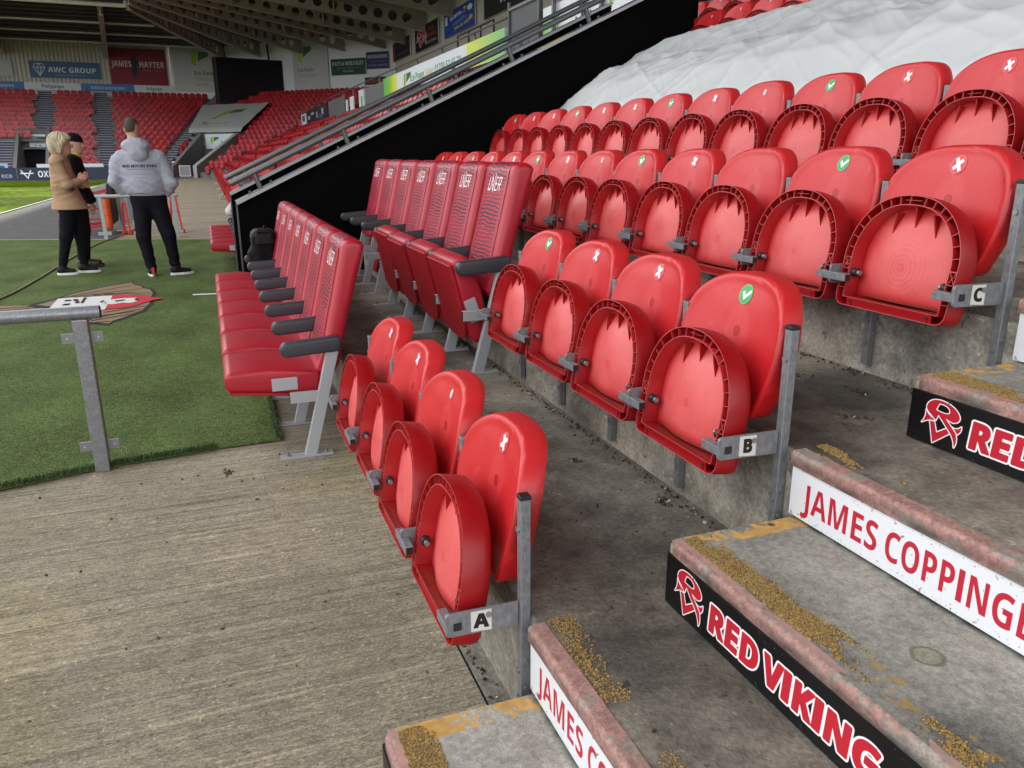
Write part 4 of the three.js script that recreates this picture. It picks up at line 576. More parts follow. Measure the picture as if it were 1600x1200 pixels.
// far rails, fence panel, crowd-barrier legs by the people
const mGalvF = M([0.36, 0.4, 0.4], 0.4, { metalness: 0.5 });
{
  const t = thing('handrail', 'galvanised handrail with three posts behind the man in the hoodie', 'handrail', [-1.23, 0, -16.35]);
  part('rail', bar([-0.72, 0.775, 0], [0.68, 0.775, 0], 0.035, 18), mGalvF, t); part('end_cap', bar([0.68, 0.775, 0], [0.69, 0.775, 0], 0.034, 16), M([0.02, 0.08, 0.03], 0.5), t);
  for (const x of [-0.62, -0.03, 0.6]) { part('post', sqbar([x + 0.02, 0, 0], [x, 0.76, 0], 0.06, 0.07, V3(0, 0, 1)), mGalvF, t); part('fixing_tab', box6(x - 0.1, x + 0.12, 0.09, 0.15, 0.035, 0.043), mGalvF, t); }
}
for (const [x, z, k] of [[-1.72, -18.2, 'nearest'], [-1.68, -19.4, 'second'], [-1.66, -20.8, 'third'], [-1.66, -22.6, 'fourth']]) { const t = thing('fence_post', `short grey pitch-side post behind the people, ${k} in the line`, 'post', [x, 0, z], 0, 'pitch-side posts'); part('post', sqbar([0.04, 0, 0], [-0.03, 0.8, 0], 0.07, 0.07, V3(0, 0, 1)), mGalvF, t); part('foot', box6(-0.1, 0.12, 0, 0.02, -0.08, 0.08), mGalvF, t); }
{
  const mo = M([0.62, 0.1, 0.012], 0.55), t = thing('orange_barrier', 'rolled orange plastic barrier mesh standing behind the handrail', 'barrier mesh', [-1.86, 0, -17.3]);
  const g = new THREE.LatheGeometry([[0.0, 0.1], [0.065, 0.11], [0.078, 0.2], [0.07, 0.45], [0.075, 0.68], [0.06, 0.78], [0, 0.79]].map((p) => new THREE.Vector2(...p)), 20); part('roll', g, mo, t);
  for (const y of [0.22, 0.38, 0.55, 0.7]) { const r = new THREE.TorusGeometry(0.076, 0.006, 6, 24); r.rotateX(Math.PI / 2); r.translate(0, y, 0); part('band', r, M([0.3, 0.05, 0.01], 0.6), t); }
}
{
  const mr = M([0.4, 0.02, 0.02], 0.5), mg = M([0.3, 0.3, 0.31], 0.6), t = thing('goal_cart', 'low red framed ground cart with grey cover beside the track', 'cart', [-2.25, 0, -17.6]);
  parts('frame_bar', [sqbar([-0.4, 0.08, 0.1], [0.42, 0.2, 0.1], 0.05, 0.06), sqbar([-0.4, 0.08, -0.9], [0.42, 0.2, -0.9], 0.05, 0.06), sqbar([0.35, 0.3, 0.1], [-0.5, 0.3, 0.1], 0.04, 0.04), sqbar([0.35, 0.5, 0.1], [-0.5, 0.46, 0.1], 0.04, 0.04)], mr, t);
  part('cover', extr([[-0.5, 0.72], [0.2, 0.9], [0.44, 0.95], [0.44, 0.88], [0.2, 0.82], [-0.5, 0.66]], -0.9, 0.1), mg, t); part('rim', sqbar([-0.5, 0.66, 0.12], [0.42, 0.84, 0.12], 0.05, 0.05), mr, t); part('end_panel', extr([[0.3, 0.2], [0.46, 0.2], [0.5, 0.94], [0.42, 0.96]], -0.9, 0.12), mDark, t);
}
for (const [x, z, h, lab, w] of [[-0.66, -17.4, 0.98, 'tall red folded crowd barrier leaning beyond the handrail, right of the man', 0.8], [-1.56, -17.4, 0.62, 'red folded stand behind the left leg of the man in the hoodie', 0.45]]) {
  const t = thing('folded_stand', lab, 'folding stand', [x, 0.0, z]), mr = M([0.55, 0.012, 0.015], 0.45);
  for (const s of [-1, 1]) { part('leg', sqbar([s * 0.13 * w, 0.0, 0.08 * s], [s * 0.02, h, 0], 0.03, 0.08, V3(0, 0, 1)), mr, t); part('foot', box6(s * 0.13 * w - 0.045, s * 0.13 * w + 0.045, 0, 0.08, 0.08 * s - 0.06, 0.08 * s + 0.06, 0.02), mr, t); }
  part('brace', sqbar([-0.075 * w, h * 0.42, 0], [0.075 * w, h * 0.42, 0], 0.02, 0.03), mr, t);
}
{ // cable across the turf
  const c = new THREE.CatmullRomCurve3([[-3.2, 0.03, -6.4], [-2.45, 0.03, -8.6], [-2.18, 0.03, -9.7], [-2.07, 0.03, -11.1], [-1.99, 0.03, -13.4], [-1.86, 0.03, -15.4], [-1.62, 0.02, -17.2], [-1.45, 0.02, -19], [-1.5, 0.02, -24]].map((p) => V3(...p)));
  solo('cable', new THREE.TubeGeometry(c, 120, 0.013, 8), M([0.24, 0.19, 0.12], 0.7), 'thin tan cable running across the turf behind the woman', 'cable');
}
// bits of dirt and leaves
{
  setSeed(31); const g = new THREE.IcosahedronGeometry(0.006, 0), L = [];
  const blob = (x, y, z, r, n) => { for (let i = 0; i < n; i++) { const a = rnd() * 6.28, q = r * Math.sqrt(rnd()) * rnd(); L.push([x + q * Math.cos(a) * 0.6, y + 0.002, z + q * Math.sin(a)]); } };
  for (let i = 0; i < 260; i++) L.push([rr(0.6, 0.64), 0.003, rr(-4.4, -1.62)]); for (let i = 0; i < 340; i++) { const z = rr(-6, -1.7); L.push([RX(1) - 0.012 - 0.05 * rnd() * rnd(), FY(1) + 0.002, z]); }
  for (let i = 0; i < 300; i++) L.push([RX(2) - 0.012 - 0.08 * rnd() * rnd(), FY(2) + 0.002, rr(-4, -1.7)]);
  blob(1.2, FY(1), -2.55, 0.05, 26); blob(1.33, FY(1), -2.12, 0.07, 40); blob(1.1, FY(1), -3.2, 0.05, 10); blob(-0.05, 0, -3.82, 0.06, 30); blob(1.95, FY(2), -1.95, 0.09, 34); blob(1.9, FY(2), -2.2, 0.1, 26); blob(1.75, FY(2), -1.75, 0.1, 18); for (let i = 0; i < 130; i++) L.push([rr(-2.4, 0.6), 0.002, rr(-4, -1.3)]); for (let i = 0; i < 60; i++) L.push([rr(0.7, 1.35), FY(1) + 0.002, rr(-4, -0.9)]);
  const im = new THREE.InstancedMesh(g, M([1, 1, 1], 0.9), L.length), m = new THREE.Matrix4(), q = new THREE.Quaternion(), c = new THREE.Color();
  L.forEach((p, i) => { q.set(rnd(), rnd(), rnd(), rnd()).normalize(); const s = rr(0.3, 1.2); m.compose(V3(...p), q, V3(s * rr(0.8, 2), s * 0.5, s)); im.setMatrixAt(i, m); const k = rnd(); k > 0.93 ? c.setRGB(0.5, 0.48, 0.42) : c.setRGB(mix(0.03, 0.12, k), mix(0.022, 0.08, k), mix(0.012, 0.04, k)); im.setColorAt(i, c); });
  im.name = 'litter'; shade(im); im.userData = { kind: 'stuff', label: 'dark crumbs of dirt and leaf on the concrete', category: 'litter' }; scene.add(im);
}
// backpack on the last pitch-side chair
{
  const t = thing('backpack', 'black backpack standing on a padded chair by the black wall', 'backpack', [X1 + 0.08, 0.45, -7.45]), mb = K([0.005, 0.005, 0.0065], 0.7, 0.25); t.scale.setScalar(0.86);
  const body = (x, y, z) => { let d = Math.hypot(Math.max(Math.abs(x) - 0.05, 0), Math.max(Math.abs(y - 0.24) - 0.15, 0), Math.max(Math.abs(z) - 0.09, 0)) - 0.07; d = smin(d, Math.hypot(Math.max(Math.abs(x + 0.1) - 0.02, 0), Math.max(Math.abs(y - 0.15) - 0.07, 0), Math.max(Math.abs(z) - 0.07, 0)) - 0.05, 0.03); d += 0.006 * (noise(y * 24, z * 24 + x * 20, 3) - 0.5); return d; };
  part('body', sdfMesh(body, [-0.22, -0.02, -0.22], [0.2, 0.5, 0.22], 0.012), mb, t);
  part('flap', sdfMesh((x, y, z) => Math.abs(Math.hypot(Math.max(Math.abs(x) - 0.05, 0), Math.max(Math.abs(y - 0.24) - 0.15, 0), Math.max(Math.abs(z) - 0.095, 0)) - 0.076) - 0.005 + (y < 0.33 - 0.5 * x * x ? 0.5 : 0), [-0.2, 0.3, -0.22], [0.2, 0.5, 0.22], 0.01), K([0.01, 0.01, 0.012], 0.55, 0.4), t);
  part('handle', bar([0.0, 0.44, -0.04], [0.02, 0.5, -0.02], 0.012, 8), mb, t); part('handle', bar([0.02, 0.5, -0.02], [0.0, 0.44, 0.04], 0.012, 8), mb, t);
  for (const s of [-1, 1]) part('strap', new THREE.TubeGeometry(new THREE.CatmullRomCurve3([[0.06, 0.43, s * 0.05], [0.16, 0.36, s * 0.09], [0.15, 0.2, s * 0.11], [0.07, 0.06, s * 0.12]].map((p) => V3(...p))), 20, 0.014, 6), mb, t);
  part('zip_line', new THREE.TubeGeometry(new THREE.CatmullRomCurve3([[-0.125, 0.08, 0.1], [-0.155, 0.2, 0.09], [-0.12, 0.34, 0.09], [-0.04, 0.42, 0.12]].map((p) => V3(...p))), 20, 0.004, 5), M([0.05, 0.05, 0.055], 0.4), t);
}

{ // cloth hanging over an armrest beyond the tunnel
  const f = (x, y, z) => { let d = cap(x, y, z, [0.02, 0.14, 0], [-0.05, 0.02, 0.02], 0.035, 0.06); d = smin(d, cap(x, y, z, [0.04, 0.13, -0.06], [0.03, -0.02, -0.05], 0.03, 0.05), 0.03); return d + 0.02 * (fbm(x * 20 + z * 8, y * 12, 3, 3) - 0.5); };
  solo('cloth', sdfMesh(f, [-0.16, -0.12, -0.16], [0.14, 0.24, 0.14], 0.011).translate(X1 - 0.06, 0.8, -10.5), M([0.55, 0.55, 0.54], 0.9), 'white cloth hanging over the nearest armrest beyond the black wall', 'cloth');
}
[-30.4, -35.5, -43.3].forEach((z, k) => solo('concrete_block', boxUV(box6(0.36, 0.62, 0, 0.17, z - 0.35, z + 0.35, 0.01)), mRiser, `low grey concrete block under the front row beyond the tunnel, ${['nearest', 'middle', 'farthest'][k]}`, 'block', 'concrete blocks under the front row'));
// ------------------------------------------------------------------ people
const skinTone = [0.46, 0.26, 0.18];
const mSkin = M([0.46, 0.26, 0.19], 0.55), mShoeB = K([0.01, 0.01, 0.012], 0.6, 0.4), mSole = M([0.68, 0.68, 0.66], 0.6);
function person(label, pos) { return thing('person', label, 'person', pos); }
const headSDF = (c, dir, s = 1) => { // dir: heading angle of the face, 0 = +x
  const ca = Math.cos(dir), sa = Math.sin(dir);
  return (X, Y, Z) => {
    const dx = (X - c[0]) / s, dz = (Z - c[2]) / s, x = dx * ca - dz * sa, z = dx * sa + dz * ca, y = (Y - c[1]) / s; // x forward
    let d = ell(x, y, z, [-0.012, 0.025, 0], [0.098, 0.1, 0.077]);
    d = smin(d, ell(x, y, z, [0.022, -0.05, 0], [0.066, 0.075, 0.058]), 0.04);
    d = smin(d, ell(x, y, z, [0.05, -0.1, 0], [0.03, 0.022, 0.028]), 0.03);                       // chin
    d = smin(d, cap(x, y, z, [0.082, 0.012, 0], [0.106, -0.03, 0], 0.009, 0.014), 0.012);         // nose
    d = smin(d, cap(x, y, z, [0.082, -0.062, -0.018], [0.082, -0.062, 0.018], 0.009, 0.009), 0.012); // lips
    d = smin(d, cap(x, y, z, [0.078, 0.034, -0.034], [0.078, 0.034, 0.034], 0.01, 0.01), 0.012);  // brow
    for (const q of [-1, 1]) { d = Math.max(d, -(Math.hypot(x - 0.094, y - 0.014, z - q * 0.031) - 0.014)); d = smin(d, Math.hypot(x - 0.074, y - 0.013, z - q * 0.031) - 0.0135, 0.004); d = smin(d, ell(x, y, z, [-0.012, -0.005, q * 0.077], [0.02, 0.032, 0.01]), 0.008); }
    d = smin(d, cap(x, y, z, [-0.03, -0.05, 0], [-0.045, -0.19, 0], 0.052, 0.06), 0.03);
    return d * s;
  };
};
function hand(wrist, dir, up, s = 1, curl = 0.5) { // palm and five fingers; dir = finger direction, up = back of the hand
  const D = V3(...dir).normalize(), U = V3(...up).addScaledVector(D, -V3(...up).dot(D)).normalize(), S = new THREE.Vector3().crossVectors(D, U), W = V3(...wrist);
  const at = (a, b, c) => { const v = W.clone().addScaledVector(D, a * s).addScaledVector(S, b * s).addScaledVector(U, c * s); return [v.x, v.y, v.z]; };
  const caps = [[at(0, 0, 0), at(0.03, 0, 0), 0.026, 0.03]]; const palm = [[at(0.03, -0.026, 0), at(0.085, -0.03, 0), 0.015, 0.013], [at(0.03, -0.01, 0), at(0.09, -0.01, 0), 0.016, 0.013], [at(0.03, 0.01, 0), at(0.09, 0.011, 0), 0.016, 0.013], [at(0.03, 0.026, 0), at(0.082, 0.031, 0), 0.015, 0.012]];
  const fing = []; [[-0.03, 0.085, 0.066], [-0.01, 0.09, 0.078], [0.011, 0.09, 0.073], [0.031, 0.082, 0.056]].forEach(([b, a, l]) => { let p = at(a, b, 0), ang = 0, ca = a, cc = 0; [0.45, 0.32, 0.23].forEach((f, k) => { ang += curl * (k ? 1 : 0.6); ca += l * f * Math.cos(ang); cc -= l * f * Math.sin(ang); const n = at(ca, b * (1 + 0.08 * k), cc); fing.push([p, n, 0.0088 - 0.0008 * k, 0.0083 - 0.0008 * k]); p = n; }); });
  const th = [[at(0.02, -0.028, -0.004), at(0.055, -0.052, -0.014), 0.013, 0.011], [at(0.055, -0.052, -0.014), at(0.085, -0.056, -0.024), 0.0105, 0.0085]];
  const all = [...caps, ...palm, ...th]; return { f: (x, y, z) => { let d = 1; for (const q of all) d = smin(d, cap(x, y, z, ...q), 0.012); let e = 1; for (const q of fing) e = Math.min(e, cap(x, y, z, ...q)); return smin(d, e, 0.004); }, c: at(0.07, 0, -0.01) };
}
const handMesh = (h) => sdfMesh(h.f, h.c.map((v) => v - 0.12), h.c.map((v) => v + 0.12), 0.0045);
function shoe(t, heel, toe, y, label) { // sole and upper from heel to toe
  const dx = toe[0] - heel[0], dz = toe[1] - heel[1], L = Math.hypot(dx, dz), a = Math.atan2(-dz, dx);
  const o = []; for (let i = 0; i < 28; i++) { const q = i / 28 * 6.2832, c = Math.cos(q), s = Math.sin(q); o.push([L / 2 + (L / 2) * c, (c > 0 ? 0.048 - 0.006 * c * c : 0.04) * s]); }
  const s = new THREE.Shape(o.map((p) => new THREE.Vector2(...p))), g = new THREE.ExtrudeGeometry(s, { depth: 0.022, bevelEnabled: true, bevelSize: 0.004, bevelThickness: 0.004, bevelSegments: 2 }); g.rotateX(-Math.PI / 2); g.translate(0, 0.004, 0); g.rotateY(a); g.translate(heel[0], y, heel[1]);
  const up = sdfMesh((x, yy, z) => { let d = smin(cap(x, yy, z, [0.055, 0.06, 0], [L - 0.06, 0.045, 0], 0.04, 0.034), cap(x, yy, z, [0.05, 0.07, 0], [0.07, 0.1, 0], 0.042, 0.042), 0.05); return Math.max(d, 0.03 - yy, yy - 0.115); }, [-0.04, 0.0, -0.08], [L + 0.04, 0.15, 0.08], 0.01); up.rotateY(a); up.translate(heel[0], y, heel[1]);
  return [g, up];
}
{ // man in a grey hoodie, back to the camera
  const t = person('man in a grey hoodie and black trousers standing with his back turned', [-0.62, 0.02, -10.98]), hc = [-0.165, 1.765, -0.02];
  const hs = headSDF(hc, Math.PI / 2 + 0.12, 1.06);
  const bodyF = (x, y, z) => { let d = hs(x, y, z); d = smin(d, cap(x, y, z, [-0.15, 1.6, 0], [-0.13, 1.5, 0], 0.065, 0.09), 0.06); d = smin(d, ell(x, y, z, [-0.12, 1.25, 0], [0.2, 0.26, 0.11]), 0.08); d = smin(d, ell(x, y, z, [-0.08, 1.0, 0], [0.16, 0.16, 0.11]), 0.08); for (const [a, b, c] of [[[-0.17, 0.93, 0], [-0.2, 0.5, 0.02], [-0.14, 0.1, 0.03]], [[0.0, 0.93, 0], [0.1, 0.5, 0.02], [0.14, 0.1, 0]]]) { d = smin(d, cap(x, y, z, a, b, 0.075, 0.055), 0.05); d = smin(d, cap(x, y, z, b, c, 0.05, 0.04), 0.03); } return d; };
  part('body', sdfMesh(bodyF, [-0.4, 0.02, -0.22], [0.34, 1.98, 0.2], 0.013), mSkin, t);
  const hair = (x, y, z) => { const X = x - hc[0], Y = y - hc[1], Z = z - hc[2]; let d = ell(X, Y, Z, [0, 0.03, 0.008], [0.0845, 0.113, 0.112]); d = Math.max(d, -Z * 0.9 - 0.045 - Y * 0.3, -Y - 0.055 - 0.25 * Z); return d + 0.003 * (noise(X * 140, Y * 140 + Z * 90, 4) - 0.5); };
  part('hair', sdfMesh(hair, [-0.3, 1.6, -0.2], [-0.02, 1.94, 0.16], 0.007, (X, Y) => { const k = sstep(1.76, 1.7, Y + 0.01 * noise(X * 90, Y * 90, 2)), q = 0.75 + 0.5 * noise(X * 130, Y * 60, 3); return [mix(0.05, 0.2, k) * q, mix(0.036, 0.12, k) * q, mix(0.026, 0.085, k) * q]; }), M([1, 1, 1], 0.9, { vertexColors: true }), t);
  const wr = (x, y, z) => 0.03 * (fbm(x * 7 + y * 6, y * 9 - x * 4, 7, 3) - 0.5) + 0.016 * (noise(y * 24 + x * 12, z * 7 + x * 5, 5) - 0.5);
  const hood = (x, y, z) => {
    let d = ell(x, y, z, [-0.125, 1.23, 0], [0.262, 0.3, 0.17]); d = smin(d, ell(x, y, z, [-0.09, 1.08, 0], [0.225, 0.15, 0.155]), 0.1); d = smin(d, cap(x, y, z, [-0.32, 1.44, 0], [0.07, 1.44, 0], 0.088, 0.088), 0.1); d = smin(d, cap(x, y, z, [-0.15, 1.55, 0], [-0.13, 1.45, 0], 0.09, 0.12), 0.08);
    for (const [a, b, c] of [[[-0.365, 1.4, 0], [-0.425, 1.16, 0.05], [-0.32, 0.97, -0.02]], [[0.115, 1.4, 0], [0.2, 1.14, 0.05], [0.13, 0.96, -0.02]]]) { d = smin(d, cap(x, y, z, a, b, 0.088, 0.076), 0.04); d = smin(d, cap(x, y, z, b, c, 0.074, 0.052), 0.03); }
    d += wr(x, y, z); return Math.max(d, 1.0 - y - 0.02 * Math.sin(x * 9)) ; };
  const hoodS = (x, y, z) => Math.max(hood(x, y, z), -1);
  const mHood = M([0.325, 0.332, 0.388], 0.95);
  const hd = part('hoodie', sdfMesh(hoodS, [-0.58, 0.86, -0.26], [0.36, 1.68, 0.26], 0.0125), mHood, t);
  part('hood', sdfMesh((x, y, z) => { let d = ell(x, y, z, [-0.14, 1.575, 0.03], [0.165, 0.1, 0.15]); d = smin(d, ell(x, y, z, [-0.12, 1.475, 0.135], [0.1, 0.085, 0.065]), 0.08); d = Math.max(d, -(ell(x, y, z, [-0.155, 1.63, -0.03], [0.115, 0.12, 0.12]))); return d + wr(x * 1.3, y, z) * 0.8; }, [-0.36, 1.36, -0.18], [0.1, 1.72, 0.26], 0.011), mHood, hd);
  part('hem', sdfMesh((x, y, z) => { let d = ell(x, y, z, [-0.08, 1.05, 0], [0.222, 0.24, 0.15]); return Math.max(d, Math.abs(y - 1.03) - 0.04); }, [-0.36, 0.96, -0.22], [0.2, 1.1, 0.22], 0.012), mHood, hd);
  // print on the back: patch that follows the garment
  { const nx = 24, ny = 12, P = [], T = [], I = []; for (let j = 0; j <= ny; j++) for (let i = 0; i <= nx; i++) { const x = mix(-0.345, 0.1, i / nx), y = mix(1.16, 1.42, j / ny); let z = 0.3; for (let k = 0; k < 60; k++) { const d = hood(x, y, z); if (d < 0.0025) break; z -= Math.max(d * 0.6, 0.001); } P.push(x, y, z); T.push(i / nx, j / ny); } for (let j = 0; j < ny; j++) for (let i = 0; i < nx; i++) { const a = j * (nx + 1) + i; I.push(a, a + 1, a + nx + 1, a + 1, a + nx + 2, a + nx + 1); }
    const g = new THREE.BufferGeometry(); g.setAttribute('position', new THREE.Float32BufferAttribute(P, 3)); g.setAttribute('uv', new THREE.Float32BufferAttribute(T, 2)); g.setIndex(I); g.computeVertexNormals();
    const tx = canvasTex(512, 300, (x, w, h) => { x.fillStyle = '#9a9ca8'; x.fillRect(0, 0, w, h); text(x, 'MKI MIYUKI ZOKU', 256, 108, 50, '#17171c', { w: 440, align: 'center', stroke: '#17171c', lw: 3 }); x.fillStyle = '#4a4a54'; x.fillRect(80, 130, 352, 6); x.fillRect(150, 196, 220, 5); x.fillRect(176, 246, 170, 4); });
    part('back_print', g, M([1, 1, 1], 0.95, { map: tx }), hd, 'dark lettering on the back'); }
  const trF = (x, y, z) => { let d = ell(x, y, z, [-0.08, 0.98, 0], [0.2, 0.14, 0.135]); for (const [a, b, c] of [[[-0.16, 0.9, 0], [-0.19, 0.5, 0.03], [-0.145, 0.12, 0.03]], [[0.01, 0.9, 0], [0.1, 0.5, 0.03], [0.135, 0.13, 0]]]) { d = smin(d, cap(x, y, z, a, b, 0.118, 0.085), 0.05); d = smin(d, cap(x, y, z, b, c, 0.08, 0.062), 0.03); } return Math.max(d + 0.01 * (fbm(x * 12, y * 14, 3, 3) - 0.5) + 0.006 * Math.sin(y * 60 + x * 20) * sstep(0.4, 0.15, y), y - 1.06, 0.09 - y); };
  part('trousers', sdfMesh(trF, [-0.36, 0.06, -0.2], [0.3, 1.1, 0.2], 0.0125), K([0.006, 0.006, 0.01]), t);
  const s1 = shoe(t, [-0.135, 0.1], [-0.165, -0.19], 0), s2 = shoe(t, [0.07, 0.05], [0.345, -0.02], 0); part('shoe', s1[1], mShoeB, t); part('sole', s1[0], mSole, t); part('shoe', s2[1], mShoeB, t); part('sole', s2[0], mSole, t); part('heel_tab', box6(-0.142, -0.108, 0.03, 0.115, 0.098, 0.112, 0.004), M([0.5, 0.02, 0.015], 0.6), t);
}
{ // woman in a camel jacket, facing right, arms folded
  const t = person('blonde woman in a camel jacket with folded arms, facing right', [-1.68, 0.02, -11.55]), hc = [0.045, 1.6, 0];
  const hs = headSDF(hc, 0.0, 0.98), h1 = hand([0.185, 1.165, 0.115], [0.55, 0.42, 0.1], [0.2, 0, 1], 0.95, 0.5), h2 = hand([0.2, 1.1, -0.04], [0.5, 0.3, 0.3], [0.6, 0.4, 0.2], 0.9, 0.6);
  const bodyF = (x, y, z) => { let d = hs(x, y, z); d = smin(d, cap(x, y, z, [0.0, 1.48, 0], [-0.02, 1.38, 0], 0.05, 0.07), 0.05); d = smin(d, ell(x, y, z, [-0.01, 1.18, 0], [0.1, 0.26, 0.15]), 0.08); d = smin(d, ell(x, y, z, [-0.0, 0.92, 0], [0.12, 0.15, 0.15]), 0.08); for (const [a, b, c] of [[[0.0, 0.86, 0.08], [-0.06, 0.48, 0.08], [-0.15, 0.06, 0.07]], [[0.03, 0.86, -0.08], [0.07, 0.48, -0.08], [0.08, 0.06, -0.08]]]) { d = smin(d, cap(x, y, z, a, b, 0.075, 0.05), 0.05); d = smin(d, cap(x, y, z, b, c, 0.045, 0.032), 0.03); } return d; };
  const body = J(sdfMesh(bodyF, [-0.24, 0.02, -0.26], [0.24, 1.78, 0.26], 0.012), handMesh(h1), handMesh(h2)); part('body', body, M([0.44, 0.23, 0.16], 0.55), t);
  const hair = (x, y, z) => { const X = x - hc[0], Y = y - hc[1], Z = z - hc[2]; let d = ell(X, Y, Z, [-0.03, 0.045, 0], [0.128, 0.112, 0.112]); d = smin(d, ell(X, Y, Z, [-0.075, -0.045, 0], [0.085, 0.1, 0.1]), 0.06); d = smin(d, cap(X, Y, Z, [0.06, 0.085, 0], [0.04, 0.05, 0.09], 0.03, 0.035), 0.04); d = smin(d, cap(X, Y, Z, [0.0, 0.0, 0.1], [-0.02, -0.09, 0.09], 0.032, 0.022), 0.03); d = Math.max(d, -(ell(X, Y, Z, [0.11, -0.06, 0], [0.085, 0.135, 0.13]))); const an = Math.atan2(Z, X + 0.03) * 9 + 3 * noise(Y * 14, 4, 2), s = noise(an * 1.5, Y * 9 + X * 6, 9); return d + 0.013 * (s - 0.5) + 0.006 * (noise(an * 6, Y * 16, 3) - 0.5); };
  part('hair', sdfMesh(hair, [-0.2, 1.4, -0.17], [0.2, 1.8, 0.17], 0.0065, (X, Y, Z) => { const an = Math.atan2(Z - hc[2], X - hc[0] + 0.03) * 9 + 3 * noise((Y - hc[1]) * 14, 4, 2), q = 0.62 + 0.7 * noise(an * 4, Y * 12, 5) * (0.7 + 0.6 * noise(an, Y * 5, 8)); return [0.44 * q, 0.36 * q, 0.25 * q]; }), M([1, 1, 1], 0.6, { vertexColors: true }), t);
  const wr = (x, y, z) => 0.014 * (fbm(x * 8 + y * 9, y * 13 - x * 6, 17, 3) - 0.5) + 0.012 * (noise(x * 8 - y * 22, z * 6 + y * 12, 3) - 0.5) * sstep(0.8, 1.05, y);
  const jk = (x, y, z) => { let d = ell(x, y, z, [-0.01, 1.26, 0], [0.13, 0.22, 0.19]); d = smin(d, ell(x, y, z, [0.0, 1.1, 0], [0.12, 0.16, 0.16]), 0.08); d = smin(d, cap(x, y, z, [0.0, 1.05, 0], [0.03, 0.76, 0], 0.135, 0.232), 0.08); d = smin(d, cap(x, y, z, [-0.03, 1.4, -0.13], [-0.03, 1.4, 0.13], 0.07, 0.07), 0.08); d = smin(d, cap(x, y, z, [-0.015, 1.48, 0], [-0.02, 1.4, 0], 0.058, 0.09), 0.04); return d; };
  const arms = (x, y, z) => { let d = cap(x, y, z, [-0.03, 1.38, 0.17], [0.07, 1.12, 0.21], 0.072, 0.06); d = smin(d, cap(x, y, z, [0.07, 1.12, 0.21], [0.19, 1.16, 0.115], 0.058, 0.044), 0.03); d = Math.min(d, smin(cap(x, y, z, [-0.03, 1.38, -0.17], [0.1, 1.12, -0.17], 0.07, 0.058), cap(x, y, z, [0.1, 1.12, -0.17], [0.2, 1.1, -0.03], 0.056, 0.042), 0.03)); return d; };
  const mCam = M([0.34, 0.21, 0.125], 0.85);
  const j = part('jacket', sdfMesh((x, y, z) => { let d = smin(jk(x, y, z), arms(x, y, z), 0.02); d += wr(x, y, z); return Math.max(d, 0.815 - y); }, [-0.3, 0.78, -0.3], [0.34, 1.6, 0.34], 0.0115), mCam, t);
  part('collar', sdfMesh((x, y, z) => Math.max(Math.abs(cap(x, y, z, [-0.005, 1.5, 0], [-0.02, 1.42, 0], 0.066, 0.09)) - 0.008, x - 0.05, y - 1.5, 1.38 - y), [-0.14, 1.36, -0.14], [0.12, 1.54, 0.14], 0.009), mCam, j);
  parts('sleeve_strap', [bar([0.055, 1.105, 0.262], [0.12, 1.05, 0.235], 0.013, 8), bar([0.09, 1.115, 0.262], [0.14, 1.06, 0.225], 0.008, 8)], mBlackPl, j);
  const trF = (x, y, z) => { let d = ell(x, y, z, [0.02, 0.86, 0], [0.13, 0.12, 0.16]); for (const [a, b, c] of [[[0.01, 0.84, 0.06], [-0.06, 0.48, 0.08], [-0.155, 0.1, 0.07]], [[0.05, 0.84, -0.06], [0.08, 0.48, -0.08], [0.075, 0.1, -0.08]]]) { d = smin(d, cap(x, y, z, a, b, 0.1, 0.078), 0.05); d = smin(d, cap(x, y, z, b, c, 0.072, 0.048), 0.03); } return Math.max(d + 0.006 * (fbm(x * 14, y * 14, 3, 2) - 0.5), 0.1 - y); };
  part('trousers', sdfMesh(trF, [-0.28, 0.08, -0.26], [0.24, 1.0, 0.26], 0.012), K([0.006, 0.0065, 0.01]), t);
  const s1 = shoe(t, [-0.225, 0.07], [0.02, 0.09], 0), s2 = shoe(t, [0.0, -0.08], [0.26, -0.05], 0); for (const s of [s1, s2]) { part('shoe', s[1], mShoeB, t); part('sole', s[0], mSole, t); }
}
